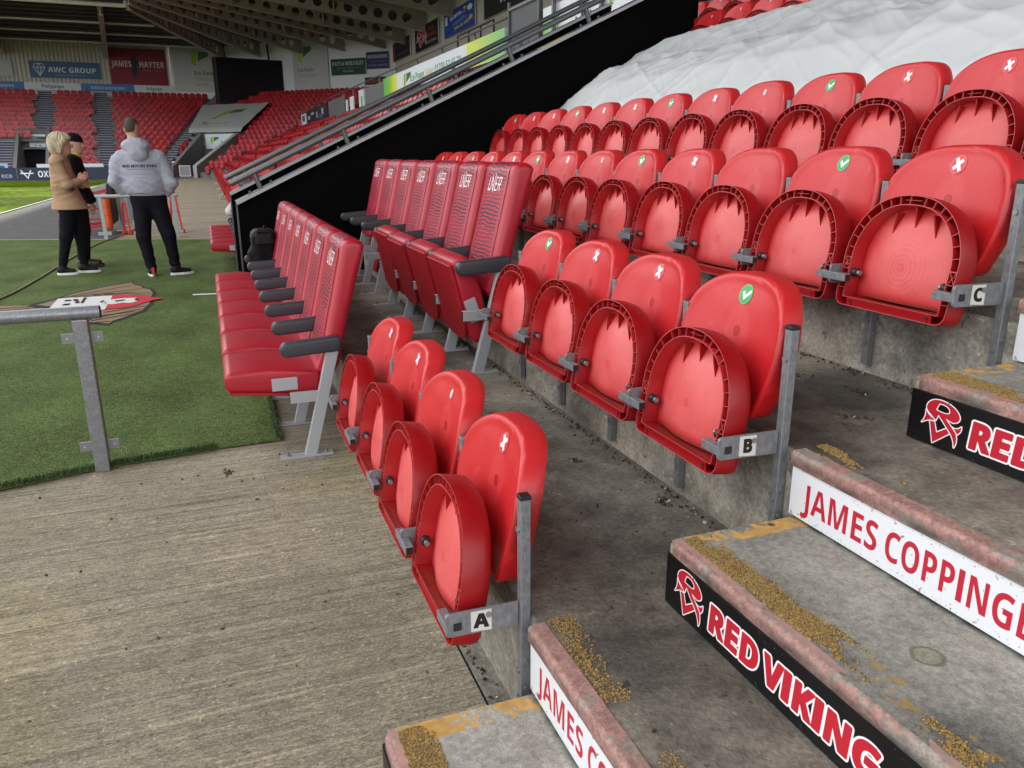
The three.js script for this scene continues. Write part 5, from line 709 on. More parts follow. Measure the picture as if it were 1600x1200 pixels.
{ // man in a dark jacket and beanie behind her
  const t = person('man in a black beanie and dark jacket behind the woman, facing right', [-1.66, 0.02, -12.3]), hc = [0.07, 1.61, 0];
  const hs = headSDF(hc, -0.35, 1.0), h1 = hand([0.16, 0.86, 0.16], [0.1, -0.8, 0.1], [0.2, 0, 1], 1, 0.35);
  const bodyF = (x, y, z) => { let d = hs(x, y, z); d = smin(d, cap(x, y, z, [0.03, 1.48, 0], [0.01, 1.38, 0], 0.058, 0.08), 0.05); d = smin(d, ell(x, y, z, [0, 1.18, 0], [0.11, 0.26, 0.17]), 0.08); d = smin(d, ell(x, y, z, [0, 0.92, 0], [0.12, 0.15, 0.15]), 0.08); for (const z0 of [0.1, -0.1]) { d = smin(d, cap(x, y, z, [0, 0.88, z0], [0.01, 0.48, z0], 0.075, 0.055), 0.05); d = smin(d, cap(x, y, z, [0.01, 0.48, z0], [-0.03, 0.08, z0], 0.05, 0.038), 0.03); } return d; };
  part('body', J(sdfMesh(bodyF, [-0.24, 0.02, -0.28], [0.26, 1.8, 0.28], 0.012), handMesh(h1)), mSkin, t);
  part('beanie', sdfMesh((x, y, z) => { const X = x - hc[0], Y = y - hc[1], Z = z - hc[2]; return Math.max(ell(X, Y, Z, [-0.015, 0.04, 0], [0.115, 0.11, 0.094]), 0.035 - 0.16 * X - Y - 0.0) + 0.003 * Math.sin(Math.atan2(Z, X) * 40); }, [-0.12, 1.55, -0.16], [0.26, 1.8, 0.16], 0.008), K([0.005, 0.005, 0.007]), t);
  const jk = part('jacket', sdfMesh((x, y, z) => { let d = ell(x, y, z, [0, 1.22, 0], [0.15, 0.28, 0.2]); d = smin(d, ell(x, y, z, [0.0, 0.98, 0], [0.16, 0.2, 0.19]), 0.1); d = smin(d, cap(x, y, z, [0, 1.4, -0.15], [0, 1.4, 0.15], 0.075, 0.075), 0.08); d = smin(d, cap(x, y, z, [0.02, 1.47, 0], [0.01, 1.4, 0], 0.075, 0.1), 0.04); for (const s of [-1, 1]) { d = smin(d, cap(x, y, z, [0, 1.38, s * 0.19], [0.06, 1.1, s * 0.22], 0.075, 0.064), 0.03); d = smin(d, cap(x, y, z, [0.06, 1.1, s * 0.22], [0.16, 0.88, s * 0.16], 0.06, 0.048), 0.03); } return Math.max(d + 0.014 * (fbm(x * 9, y * 12 + z * 5, 27, 3) - 0.5), 0.84 - y); }, [-0.26, 0.8, -0.34], [0.3, 1.58, 0.34], 0.0125), K([0.008, 0.008, 0.011]), t);
  part('collar', sdfMesh((x, y, z) => Math.max(Math.abs(cap(x, y, z, [0.04, 1.56, 0], [0.015, 1.44, 0], 0.075, 0.1)) - 0.008, y - 1.505, 1.44 - y, 0.0 - x * 0.4 - z), [-0.12, 1.4, -0.14], [0.18, 1.56, 0.14], 0.01), M([0.5, 0.62, 0.04], 0.7), jk);
  part('trousers', sdfMesh((x, y, z) => { let d = ell(x, y, z, [0, 0.88, 0], [0.14, 0.12, 0.17]); for (const z0 of [0.095, -0.095]) { d = smin(d, cap(x, y, z, [0, 0.86, z0], [0.01, 0.48, z0], 0.105, 0.08), 0.05); d = smin(d, cap(x, y, z, [0.01, 0.48, z0], [-0.03, 0.1, z0], 0.078, 0.068), 0.03); } return Math.max(d, 0.09 - y); }, [-0.22, 0.07, -0.28], [0.22, 1.0, 0.28], 0.0125), K([0.01, 0.01, 0.014]), t);
  for (const z0 of [0.1, -0.1]) { const s = shoe(t, [-0.11, z0], [0.2, z0 + 0.02], 0); part('shoe', s[1], M([0.05, 0.03, 0.018], 0.6), t); part('sole', s[0], M([0.02, 0.018, 0.016], 0.7), t); }
}
// ------------------------------------------------------------------ stands beyond: far end, corner and the rest of the main stand
const D5 = 5 * Math.PI / 180, FRONT = [[-60, -63.4 + 56.4 * Math.tan(D5)], [-3.6, -63.4], [0.65, -59.15], [0.65, -10.19]], NROW = 17;
const SEG = [0, 1, 2].map((i) => { const [a, b] = [FRONT[i], FRONT[i + 1]], L = Math.hypot(b[0] - a[0], b[1] - a[1]), d = [(b[0] - a[0]) / L, (b[1] - a[1]) / L]; return { a, b, L, d, n: [d[1] * (1), -d[0]].map((v) => v) }; });
SEG.forEach((s) => { s.n = [s.d[1], -s.d[0]]; });
const half = (i) => { const p = SEG[i], q = SEG[i + 1], c = p.d[0] * q.d[0] + p.d[1] * q.d[1]; return Math.tan(Math.acos(c) / 2); };
const T01 = half(0), T12 = half(1);
const u0 = (s, o) => (s === 0 ? 0 : s === 1 ? -o * T01 : -o * T12), u1 = (s, o) => SEG[s].L + (s === 0 ? o * T01 : s === 1 ? o * T12 : 0);
const at2 = (s, u, o) => [SEG[s].a[0] + SEG[s].d[0] * u + SEG[s].n[0] * o, SEG[s].a[1] + SEG[s].d[1] * u + SEG[s].n[1] * o];
const at3 = (s, u, o, y) => { const p = at2(s, u, o); return [p[0], y, p[1]]; };
const NL = SEG[0].L; // u on the far end stand measured back from the corner: NL + v
// openings: [segment, u from, u to, rows removed]
const CUTS = [[0, NL - 8.2, NL - 6.5, 7], [1, 0.5, 4.4, 6]];
const spans = (s, r, o) => { let L = [[u0(s, o), u1(s, o)]]; for (const [cs, a, b, n] of CUTS) if (cs === s && r < n) L = L.flatMap(([p, q]) => (b <= p || a >= q ? [[p, q]] : [[p, Math.max(p, a)], [Math.min(q, b), q]])).filter(([p, q]) => q - p > 0.05); return L; };
{
  const tr = [[], [], []], rs = [[], [], []];
  for (let s = 0; s < 3; s++) for (let r = 0; r < NROW; r++) {
    const o = TREAD * r, o2 = o + TREAD, y = RISE * r, y2 = y + RISE, A = spans(s, r, o), B = spans(s, r, o2);
    A.forEach(([p, q], k) => { const [p2, q2] = B[k] || [p, q]; rs[s].push(quad(at3(s, p, o, y), at3(s, q, o, y), at3(s, q, o, y2), at3(s, p, o, y2))); tr[s].push(quad(at3(s, p, o, y2), at3(s, q, o, y2), at3(s, q2, o2, y2), at3(s, p2, o2, y2))); });
  }
  const mT = M([0.23, 0.225, 0.21], 0.9), mR = M([0.17, 0.17, 0.165], 0.9);
  for (let s = 0; s < 3; s++) { struct('stand_terrace', J(tr[s]), mT); struct('stand_riser', J(rs[s]), mR); }
}
// aisles of half steps
const AISLES = [[0, NL - 6.65, 0.95, 7, 18, 'uppermost left, above the entrance'], [0, NL - 2.7, 0.98, 0, 18, 'behind the man in the hoodie'], [0, NL - 9.0, 0.9, 0, 7, 'left of the entrance'], [0, NL - 11.4, 1.0, 7, 18, 'x'], [0, NL - 24, 1.35, 0, 18, 'beyond the left frame'], [1, 0.0, 0.95, 0, 18, 'running up the corner'], [2, 8, 1.2, 0, 8, 'farthest in the main stand'], [2, 20.5, 1.2, 0, 8, 'second farthest in the main stand'], [2, 33, 1.2, 0, 8, 'nearer in the main stand']];
const inAisle = (s, u, o, r) => AISLES.some(([q, a, w, r0, r1]) => q === s && r >= r0 && r < r1 && (s === 1 ? u - u0(1, o) < w + 0.35 : Math.abs(u - a) < w / 2 + 0.24));
{
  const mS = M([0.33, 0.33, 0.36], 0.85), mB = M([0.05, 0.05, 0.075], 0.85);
  for (const [s, a, w, r0, r1] of AISLES) {
    const gs = [], gb = []; for (let r = r0; r < r1; r++) for (const h of [0, 1]) { const o = TREAD * r - (h ? 0 : 0.38), y = RISE * r, y2 = y + (h ? RISE + 0.004 : RISE / 2), ua = s === 1 ? u0(1, o) + 0.1 : a - w / 2, ub = ua + w; if (!h && r === r0) continue; gb.push(quad(at3(s, ua, o - 0.004, y2 - 0.18), at3(s, ub, o - 0.004, y2 - 0.18), at3(s, ub, o - 0.004, y2 - 0.04), at3(s, ua, o - 0.004, y2 - 0.04))); gs.push(quad(at3(s, ua, o - 0.004, y2 - 0.04), at3(s, ub, o - 0.004, y2 - 0.04), at3(s, ub, o - 0.004, y2), at3(s, ua, o - 0.004, y2)), quad(at3(s, ua, o - 0.004, y2), at3(s, ub, o - 0.004, y2), at3(s, ub, o + 0.38, y2), at3(s, ua, o + 0.38, y2))); }
    const t = new THREE.Group(); t.name = numbered('stair_flight'); t.userData = { kind: 'structure' }; scene.add(t); part('step_tread', J(gs), mS, t); part('step_riser', J(gb), mB, t);
  }
}
// seats of the stands: the ones that show largest are individuals, the rest one mass
{
  const gp = panGeo(18, true), gb = backGeo(18, true), mP = [M([0.42, 0.016, 0.02], 0.42), M([0.36, 0.011, 0.017], 0.4)], mB = [M([0.46, 0.018, 0.022], 0.34), M([0.38, 0.01, 0.016], 0.34)], list = [];
  camera.updateMatrixWorld(); const inv = camera.matrixWorld.clone().invert(), fpx = 600 / Math.tan(51.77 / 2 * Math.PI / 180), v = new THREE.Vector3();
  for (let s = 0; s < 3; s++) { const th = Math.atan2(-SEG[s].n[1], SEG[s].n[0]);
    for (let r = 0; r < NROW; r++) { const o = TREAD * r, a = u0(s, o), b = u1(s, o);
      for (let u = s === 0 ? b - 0.4 : a + 0.4; s === 0 ? u > Math.max(a, NL - 27) : u < b - 0.3; u += s === 0 ? -0.49 : 0.49) {
        if (inAisle(s, u, o, r) || CUTS.some(([cs, p, q, n]) => cs === s && r < n && u > p - 0.45 && u < q + 0.45)) continue;
        if (s === 2 && (r === 8 || r === 0 && u > SEG[2].L - 3.4 || r < 2 && u > SEG[2].L - 3)) continue;
        if (s === 1 && o > 4.2 && o < 8.8 && u > -1.3 - (o - 5.3) * 0.62 && u < 3.9 - (o - 5.3) * 0.3) continue;
        const p = at2(s, u, o); if (s === 2 && r > 6 && p[1] > -13) continue; v.set(p[0], RISE * r + 0.6, p[1]).applyMatrix4(inv); const X = 800 + fpx * v.x / -v.z, Y = 600 - fpx * v.y / -v.z, k = 8.14 / -p[1], wx = p[0] * k, wy = 1.481 + (RISE * r + 0.75 - 1.481) * k, vis = v.z < 0 && X > -10 && X < 1100 && Y > -5 && (wx < 0.25 || wy > wallTop(wx) + 0.02);
        if (v.z > 0 || X < -200 || X > 1700 || Y < -500) continue;
        list.push({ p, y: RISE * r, th, d: -v.z, vis, s, r });
      } } }
  const vis = list.filter((q) => q.vis).sort((a, b) => a.d - b.d).slice(0, 230); vis.forEach((q) => { q.own = true; }); setSeed(13);
  let proto = null; for (const q of vis) {
    const lab = 'small red tip-up seat in the main stand beyond the tunnel rails';
    if (!proto) { proto = thing('distant_seat', lab, 'seat', [q.p[0], q.y, q.p[1]], q.th, 'distant red seats of the main stand'); part('seat_pan', gp, mP[0], proto); part('backrest', gb, mB[0], proto); } else dup(proto, lab, [q.p[0], q.y, q.p[1]], q.th, 'distant red seats of the main stand');
  }
  const rest = list.filter((q) => !q.own), g = new THREE.Group(); g.name = 'massed_seats'; g.userData = { kind: 'stuff', label: 'masses of red tip-up seats filling the far stands', category: 'seats' }; scene.add(g);
  [['seat_pans', gp, mP[1]], ['backrests', gb, mB[1]]].forEach(([n, geo, m]) => { const im = new THREE.InstancedMesh(geo, m, rest.length), mt = new THREE.Matrix4(), e = new THREE.Euler(), qn = new THREE.Quaternion(), c = new THREE.Color(); setSeed(41); rest.forEach((q, i) => { e.set(0, q.th, 0); qn.setFromEuler(e); mt.compose(V3(q.p[0], q.y, q.p[1]), qn, V3(1, 1, 1)); im.setMatrixAt(i, mt); const k = rr(0.7, 1.15); c.setRGB(k, k, k); im.setColorAt(i, c); }); im.name = n; shade(im); im.userData = { kind: 'stuff' }; g.add(im); });
}
// entrances
const mConc = M([0.2, 0.2, 0.19], 0.88), mConcD = M([0.12, 0.12, 0.115], 0.9), mVoid = M([0.006, 0.006, 0.008], 0.9), mWhiteB = M([0.62, 0.63, 0.64], 0.5), mCream = M([0.46, 0.43, 0.37], 0.7);
function sloped(s, u, w, o0, y0, o1, y1) { const P = (uu, o, y) => at3(s, uu, o, y); const a = u - w / 2, b = u + w / 2; return J(quad(P(a, o0, 0), P(a, o1, 0), P(a, o1, y1), P(a, o0, y0)), quad(P(b, o0, 0), P(b, o1, 0), P(b, o1, y1), P(b, o0, y0)), quad(P(a, o0, y0), P(b, o0, y0), P(b, o1, y1), P(a, o1, y1)), quad(P(a, o0, 0), P(b, o0, 0), P(b, o0, y0), P(a, o0, y0)), quad(P(a, o1, 0), P(b, o1, 0), P(b, o1, y1), P(a, o1, y1))); }
const panelOn = (s, ua, ub, y0, y1, o, th = 0.06) => J(quad(at3(s, ua, o, y0), at3(s, ub, o, y0), at3(s, ub, o, y1), at3(s, ua, o, y1)), quad(at3(s, ua, o + th, y0), at3(s, ub, o + th, y0), at3(s, ub, o + th, y1), at3(s, ua, o + th, y1)), quad(at3(s, ua, o, y1), at3(s, ub, o, y1), at3(s, ub, o + th, y1), at3(s, ua, o + th, y1)), quad(at3(s, ua, o, y0), at3(s, ub, o, y0), at3(s, ub, o + th, y0), at3(s, ua, o + th, y0)), quad(at3(s, ua, o, y0), at3(s, ua, o + th, y0), at3(s, ua, o + th, y1), at3(s, ua, o, y1)), quad(at3(s, ub, o, y0), at3(s, ub, o + th, y0), at3(s, ub, o + th, y1), at3(s, ub, o, y1)));
function sign(name, label, s, ua, ub, y0, y1, o, w, h, bg, draw, group) {
  const t = thing(name, label, 'sign', [0, 0, 0], 0, group); part('board', panelOn(s, ua, ub, y0, y1, o, 0.08), mWhiteB, t);
  part('print', quad(at3(s, ua, o - 0.006, y0), at3(s, ub, o - 0.006, y0), at3(s, ub, o - 0.006, y1), at3(s, ua, o - 0.006, y1)), M([0.92, 0.92, 0.92], 0.6, { map: canvasTex(w, h, (x) => { x.fillStyle = bg; x.fillRect(0, 0, w, h); draw(x, w, h); }) }), t); return t;
}
const leaf = (x, ox, oy, k) => { x.fillStyle = '#9db52c'; x.beginPath(); x.moveTo(ox + 6 * k, oy); x.lineTo(ox + 42 * k, oy); x.lineTo(ox + 28 * k, oy + 100 * k); x.lineTo(ox, oy + 80 * k); x.closePath(); x.fill(); x.fillStyle = '#3f6b3a'; x.beginPath(); x.moveTo(ox + 50 * k, oy); x.lineTo(ox + 118 * k, oy); x.lineTo(ox + 112 * k, oy + 26 * k); x.lineTo(ox + 40 * k, oy + 66 * k); x.closePath(); x.fill(); };
{
  const a = NL - 8.2, b = NL - 6.5, t = thing('stand_entrance', 'concrete entrance with dark opening in the far end stand, left of the woman', 'entrance', [0, 0, 0]);
  part('side_wall', sloped(0, a - 0.1, 0.22, -0.2, 0.8, 6.1, 3.5), mConc, t); part('side_wall', sloped(0, b + 0.1, 0.22, -0.2, 0.8, 6.1, 3.5), mConc, t); part('back_wall', panelOn(0, a, b, 2.0, 3.4, 5.6, 0.3), mConcD, t); part('opening', panelOn(0, a, b, 0, 2.0, 6.2, 0.1), mVoid, t);
  sign('entrance_sign', 'white sign over the dark entrance in the far end stand', 0, a + 0.5, b - 0.1, 2.1, 3.0, 5.5, 128, 96, '#c9d3da', (x) => { text(x, 'EAST', 64, 34, 26, '#b23a44', { align: 'center', w: 40 }); text(x, 'Polypipe', 64, 62, 24, '#4a6f9c', { align: 'center', w: 96 }); text(x, 'S  M', 64, 90, 20, '#222', { align: 'center', w: 50 }); });
  const c = thing('stand_entrance', 'grey concrete entrance walls in the corner below the big screen', 'entrance', [0, 0, 0]);
  const wallXZ = (p, q, w, y0, y1, e = 0) => { const dx = q[0] - p[0], dz = q[1] - p[1], l = Math.hypot(dx, dz), nx = -dz / l * w, nz = dx / l * w, A = [p[0] - dx / l * e, p[1] - dz / l * e], B = q, C = (o, s, y) => [o[0] + nx * s, y, o[1] + nz * s]; return J(quad(C(A, 1, e ? y0 - 0.1 : 0), C(B, 1, e ? y1 - 0.1 : 0), C(B, 1, y1), C(A, 1, y0)), quad(C(A, -1, e ? y0 - 0.1 : 0), C(B, -1, e ? y1 - 0.1 : 0), C(B, -1, y1), C(A, -1, y0)), quad(C(A, 1, y0), C(B, 1, y1), C(B, -1, y1), C(A, -1, y0)), quad(C(A, 1, 0), C(A, -1, 0), C(A, -1, y0), C(A, 1, y0))); };
  const LW = [[-2.2, -61.65], [-0.1, -66.3]], RW = [[-0.66, -60.1], [2.3, -63.85]];
  part('side_wall', wallXZ(...LW, 0.12, 0.75, 3.05), mConc, c); part('side_wall', wallXZ(...RW, 0.12, 0.75, 2.95), mConc, c); part('back_wall', panelOn(1, 0.4, 4.1, 0, 3.05, 4.6, 0.2), mConcD, c);
  part('coping', wallXZ(...RW, 0.15, 0.81, 3.01, 0.04), M([0.36, 0.36, 0.34], 0.8), c);
  sign('entrance_sign', 'white sign with green logo on the corner entrance', 1, 0.9, 3.95, 1.95, 3.0, 4.5, 256, 128, '#cdd8da', (x) => { leaf(x, 40, 26, 0.6); text(x, 'Eco-Power', 122, 84, 34, '#3f8a55', { w: 128 }); });
  const g = thing('railing_gate', 'dark red low gate across the corner entrance', 'gate', [0, 0, 0]); const mg = M([0.16, 0.03, 0.03], 0.6); parts('bar', [0, 1, 2, 3, 4, 5, 6].map((k) => { const p = at3(1, 0.6 + k * 0.5, -0.7, 0); return bar(p, [p[0], 0.95, p[2]], 0.025, 6); }), mg, g); part('rail', bar(at3(1, 0.6, -0.7, 0.95), at3(1, 3.6, -0.7, 0.95), 0.03, 6), mg, g);
  const w = thing('notice_board', 'small white notice board standing on the walkway by the corner', 'board', [-1.3, 0, -58.5]); part('panel', box6(-0.35, 0.35, 0.15, 0.85, -0.03, 0.03), mWhiteB, w); part('print', quad([-0.3, 0.2, 0.033], [0.3, 0.2, 0.033], [0.3, 0.8, 0.033], [-0.3, 0.8, 0.033]), M([0.25, 0.26, 0.28], 0.6), w); part('foot', box6(-0.3, 0.3, 0, 0.15, -0.1, 0.1), mConcD, w);
}
// sheet over the corner rows
{
  const NU = 30, NV = 16, P = [], T = [], I = []; for (let j = 0; j <= NV; j++) for (let i = 0; i <= NU; i++) { const v = j / NV, o = mix(5.0, 9.5, v), ua = mix(-1.25, -4.0, v), ub = mix(3.9, 2.9, v), u = mix(ua, ub, i / NU), y = 0.474 * o + 0.92 + 0.05 * (noise(u * 2, o * 2, 3) - 0.5) - (j === 0 ? 0.15 : 0); P.push(...at3(1, u, o, y)); T.push(i / NU, v); }
  for (let j = 0; j < NV; j++) for (let i = 0; i < NU; i++) { const a = j * (NU + 1) + i; I.push(a, a + 1, a + NU + 1, a + 1, a + NU + 2, a + NU + 1); }
  const g = new THREE.BufferGeometry(); g.setAttribute('position', new THREE.Float32BufferAttribute(P, 3)); g.setAttribute('uv', new THREE.Float32BufferAttribute(T, 2)); g.setIndex(I); g.computeVertexNormals();
  solo('seat_cover', g, M([1, 1, 1], 0.7, { map: canvasTex(512, 256, (x, w, h) => { x.fillStyle = '#a9aca6'; x.fillRect(0, 0, w, h); setSeed(8); for (let i = 0; i < 60; i++) { x.globalAlpha = 0.25; x.fillStyle = rnd() < 0.5 ? '#8e918c' : '#bcbfba'; x.fillRect(rr(0, w), rr(0, h), rr(20, 120), rr(2, 7)); } x.globalAlpha = 1; x.fillStyle = '#8c9a3a'; x.beginPath(); x.moveTo(150, 150); x.lineTo(190, 150); x.lineTo(290, 62); x.lineTo(240, 66); x.fill(); x.fillStyle = '#4f6341'; x.beginPath(); x.moveTo(256, 104); x.lineTo(300, 60); x.lineTo(390, 52); x.lineTo(360, 86); x.fill(); text(x, 'Eco', 96, 200, 40, '#4c504c', { w: 60 }); text(x, 'Construction', 170, 198, 26, '#70746e', { w: 180, bold: false }); }) }), 'grey white sheet with a green logo covering corner seats below the big screen', 'sheet');
}
// back walls
function clad(s, ua, ub, o, y0, y1, period, depth) { const P = [], I = [], n = Math.max(1, Math.round((ub - ua) / period)); for (let k = 0; k < n; k++) for (const [f, d] of [[0, 0], [0.35, 0], [0.5, depth], [0.85, depth]]) { const u = ua + (k + f) / n * (ub - ua); P.push(...at3(s, u, o + d, y0), ...at3(s, u, o + d, y1)); } P.push(...at3(s, ub, o, y0), ...at3(s, ub, o, y1)); for (let k = 0; k < n * 4; k++) { const a = k * 2; I.push(a, a + 2, a + 1, a + 1, a + 2, a + 3); } const g = new THREE.BufferGeometry(); g.setAttribute('position', new THREE.Float32BufferAttribute(P, 3)); g.setIndex(I); const h = g.toNonIndexed(); h.computeVertexNormals(); return h; }
{
  const t = thing('back_wall', 'cream corrugated back wall of the far end stand', 'wall', [0, 0, 0]); part('cladding', clad(0, NL - 32, NL + 2.9, 14, 6.1, 10.6, 0.3, 0.07), mCream, t);
  part('cladding', clad(0, NL + 2.9, u1(0, 14), 13.95, 6.1, 10.6, 4, 0.001), mWhiteB, t, 'smooth white wall section');
  const c = thing('back_wall', 'smooth white back wall of the corner behind the big screen', 'wall', [0, 0, 0]); part('cladding', clad(1, u0(1, 14), u1(1, 14), 14, 6.1, 10.8, 3, 0.001), mWhiteB, c);
  const m = thing('back_wall', 'cream ribbed back wall of the main stand with hanging signs', 'wall', [0, 0, 0]); part('cladding', clad(2, u0(2, 14), SEG[2].L + 20, 14, 4.5, 11, 0.3, 0.05), mCream, m);
}
const so = 13.86;
sign('wall_sign', 'blue sign with white lettering and gem emblem on the cream wall', 0, NL - 7.54, NL - 2.5, 7.53, 8.78, so, 512, 128, '#3d5f86', (x) => { text(x, 'AWC GROUP', 132, 84, 56, '#cfd6dd', { w: 350 }); x.strokeStyle = '#cfd6dd'; x.lineWidth = 5; x.beginPath(); x.moveTo(28, 50); x.lineTo(44, 20); x.lineTo(96, 20); x.lineTo(112, 50); x.lineTo(70, 112); x.closePath(); x.moveTo(28, 50); x.lineTo(112, 50); x.moveTo(56, 50); x.lineTo(70, 112); x.lineTo(86, 50); x.lineTo(70, 18); x.lineTo(56, 50); x.stroke(); text(x, 'www.awcgroup.co.uk', 180, 110, 18, '#8fa2b6', { w: 220, bold: false }); });
sign('wall_sign', 'plain white panel at the left end of the far cream wall', 0, NL - 12, NL - 8.7, 7.57, 8.77, so, 64, 64, '#aeb2b4', () => {});
sign('wall_sign', 'dark red banner with pale lettering and a dark figure on the far wall', 0, NL - 1.74, NL + 2.6, 7.2, 10.0, so, 512, 330, '#7c1626', (x) => { text(x, 'JAMES', 20, 168, 76, '#c9bfbf', { w: 176 }); text(x, 'HAYTER', 262, 168, 76, '#c9bfbf', { w: 230 }); x.fillStyle = '#1d1622'; x.beginPath(); x.ellipse(224, 120, 30, 58, 0, 0, 7); x.fill(); x.fillRect(198, 150, 44, 90); x.fillRect(186, 190, 30, 30); x.fillRect(212, 230, 14, 60); text(x, '2003 - 2010', 290, 205, 24, '#a36f74', { w: 190, bold: false }); });
[[-12, -8.08, '#3f6c9f', 'Building teams', '#a9c0d8', 'farthest left'], [-8.08, -4.07, '#c3cbd1', 'Polypipe', '#27435f', 'under the gem sign'], [-4.07, -0.08, '#3f6c9f', 'Building & nurturing teams', '#a9c0d8', 'in the middle'], [-0.08, 2.95, '#c3cbd1', 'Polypipe', '#27435f', 'under the dark red banner']].forEach(([a, b, bg, tx, col, wh]) => sign('fascia_sign', `${bg === '#3f6c9f' ? 'blue' : 'white'} strip sign above the top row of the far stand, ${wh}`, 0, NL + a, NL + b, 6.6, 7.17, so, 512, 80, bg, (x) => text(x, tx, 256, 56, 48, col, { align: 'center', w: Math.min(330, tx.length * 26) })));
sign('wall_sign', 'white panel with green logo and lettering left of the big screen', 0, NL + 3.1, NL + 7.4, 6.75, 10.2, 13.8, 400, 330, '#b7b8b6', (x) => { leaf(x, 140, 20, 1.15); text(x, 'Eco-Power', 150, 200, 46, '#62625f', { w: 170 }); text(x, 'Construction', 154, 242, 46, '#7d7e6c', { w: 210, bold: false }); text(x, 'Group', 158, 284, 46, '#85866a', { w: 100, bold: false }); });
sign('wall_sign', 'white panel with green logo and lettering right of the big screen', 1, 2.0, 5.5, 6.6, 10.2, 13.86, 400, 400, '#b2b3b1', (x) => { leaf(x, 60, 30, 1.4); text(x, 'Eco-Power', 50, 242, 46, '#70706c', { w: 190 }); text(x, 'Construction', 54, 290, 46, '#8c8d80', { w: 230, bold: false }); text(x, 'Group', 58, 338, 46, '#a1a184', { w: 100, bold: false }); });
sign('wall_sign', 'dark green sign with pale lettering on the corner wall', 1, 5.8, 9.1, 7.62, 8.83, so, 512, 192, '#12392a', (x) => { text(x, 'PACY & WHEATLEY', 20, 78, 62, '#c2ccc4', { w: 470, font: 'serif' }); text(x, 'construction  building  joinery', 256, 118, 26, '#7f9a8a', { align: 'center', w: 330, bold: false }); text(x, '01302 352222', 256, 160, 30, '#9db3a6', { align: 'center', w: 160 }); });
sign('wall_sign', 'dark blue sign with white lettering beside the dark green sign', 1, 9.22, 11.3, 7.95, 9.2, so, 384, 224, '#14224d', (x) => { text(x, 'WILFREDA BEEHIVE', 18, 84, 60, '#c4c9da', { w: 345 }); text(x, 'coaches & minibuses', 192, 136, 30, '#7c88b3', { align: 'center', w: 270, bold: false }); text(x, '01302 330330', 192, 190, 36, '#a3acc9', { align: 'center', w: 330, bold: false }); });
sign('wall_sign', 'maroon strip sign under the dark blue sign', 1, 8.98, 10.9, 6.8, 7.35, so, 256, 80, '#4a1420', (x) => text(x, 'CLUB DONCASTER', 128, 54, 40, '#a5545e', { align: 'center', w: 210 }));
const zU = (z) => z + 59.15;
sign('wall_sign', 'black sign with a red strip on the main stand wall', 2, zU(-65.3), zU(-59.5), 8.35, 9.65, so, 320, 192, '#16131a', (x) => { x.fillStyle = '#9c2530'; x.fillRect(0, 0, 52, 192); text(x, 'SHADOWGRAPH', 190, 66, 30, '#7a3a42', { align: 'center', w: 220 }); text(x, 'www.club.co.uk', 190, 150, 34, '#8a8a90', { align: 'center', w: 200, bold: false }); });
sign('wall_sign', 'black sign with red horned emblem and red words on the main stand wall', 2, zU(-57.9), zU(-51.95), 8.22, 9.68, so, 320, 224, '#100f13', (x) => { emblem(x, 96, 106, 0.86); text(x, 'RED', 230, 74, 52, '#a52632', { align: 'center', w: 80 }); text(x, 'VIKING', 230, 130, 52, '#a52632', { align: 'center', w: 136 }); text(x, 'Shuttlebus', 230, 184, 36, '#a9a9ad', { align: 'center', w: 140 }); });
sign('wall_sign', 'bright blue sign with slanted white and yellow words on the main stand wall', 2, zU(-50.5), zU(-44.5), 8.25, 9.6, so, 384, 256, '#2746a0', (x) => { x.save(); x.translate(180, 110); x.rotate(-0.12); text(x, 'Scone...', 0, -20, 66, '#e6e9f2', { align: 'center', w: 190 }); text(x, 'yourself a', 20, 46, 44, '#9db4e8', { align: 'center', w: 170, bold: false }); text(x, 'job at aldi', 40, 100, 46, '#d9cf4b', { align: 'center', w: 190 }); x.restore(); x.fillStyle = '#d6d9e3'; x.fillRect(14, 40, 32, 90); x.fillStyle = '#e2e2de'; x.beginPath(); x.arc(330, 60, 30, 0, 7); x.fill(); x.fillStyle = '#d9b933'; x.beginPath(); x.arc(340, 160, 22, 0, 7); x.arc(270, 40, 16, 0, 7); x.fill(); });
sign('wall_sign', 'black sign with large pale letters at the top of the main stand wall', 2, zU(-42.9), zU(-33), 8.25, 9.9, so, 512, 128, '#121114', (x) => text(x, 'WEST STAND', 120, 96, 70, '#c8c6c4', { w: 380 }));
// big screen
{
  const t = thing('big_screen', 'large black video screen hanging in the corner under the roof', 'screen', [4.2, 7.22, -72.0], 0.25);
  part('cabinet', bx(5.45, 3.55, 0.9, 0, 0, -0.46, 0.04), mBlackPl, t); part('display', bx(5.3, 3.3, 0.02, 0, 0.06, 0.0), M([0.005, 0.005, 0.008], 0.3), t); parts('bracket', [bar([-1.8, 1.7, -0.5], [-1.8, 3.4, -0.8], 0.08, 8), bar([1.8, 1.7, -0.5], [1.8, 3.4, -0.8], 0.08, 8)], mDark, t);
  part('name_strip', quad([0.1, -1.74, 0.012], [1.0, -1.74, 0.012], [1.0, -1.5, 0.012], [0.1, -1.5, 0.012]), M([1, 1, 1], 0.5, { map: canvasTex(128, 36, (x) => { x.fillStyle = '#0a0a0c'; x.fillRect(0, 0, 128, 36); text(x, 'adi.tv', 64, 28, 30, '#b9b9be', { align: 'center', w: 92 }); }) }), t); part('side_box', bx(0.5, 1.8, 0.7, 3.0, -0.4, -0.5), mBlackPl, t);
}
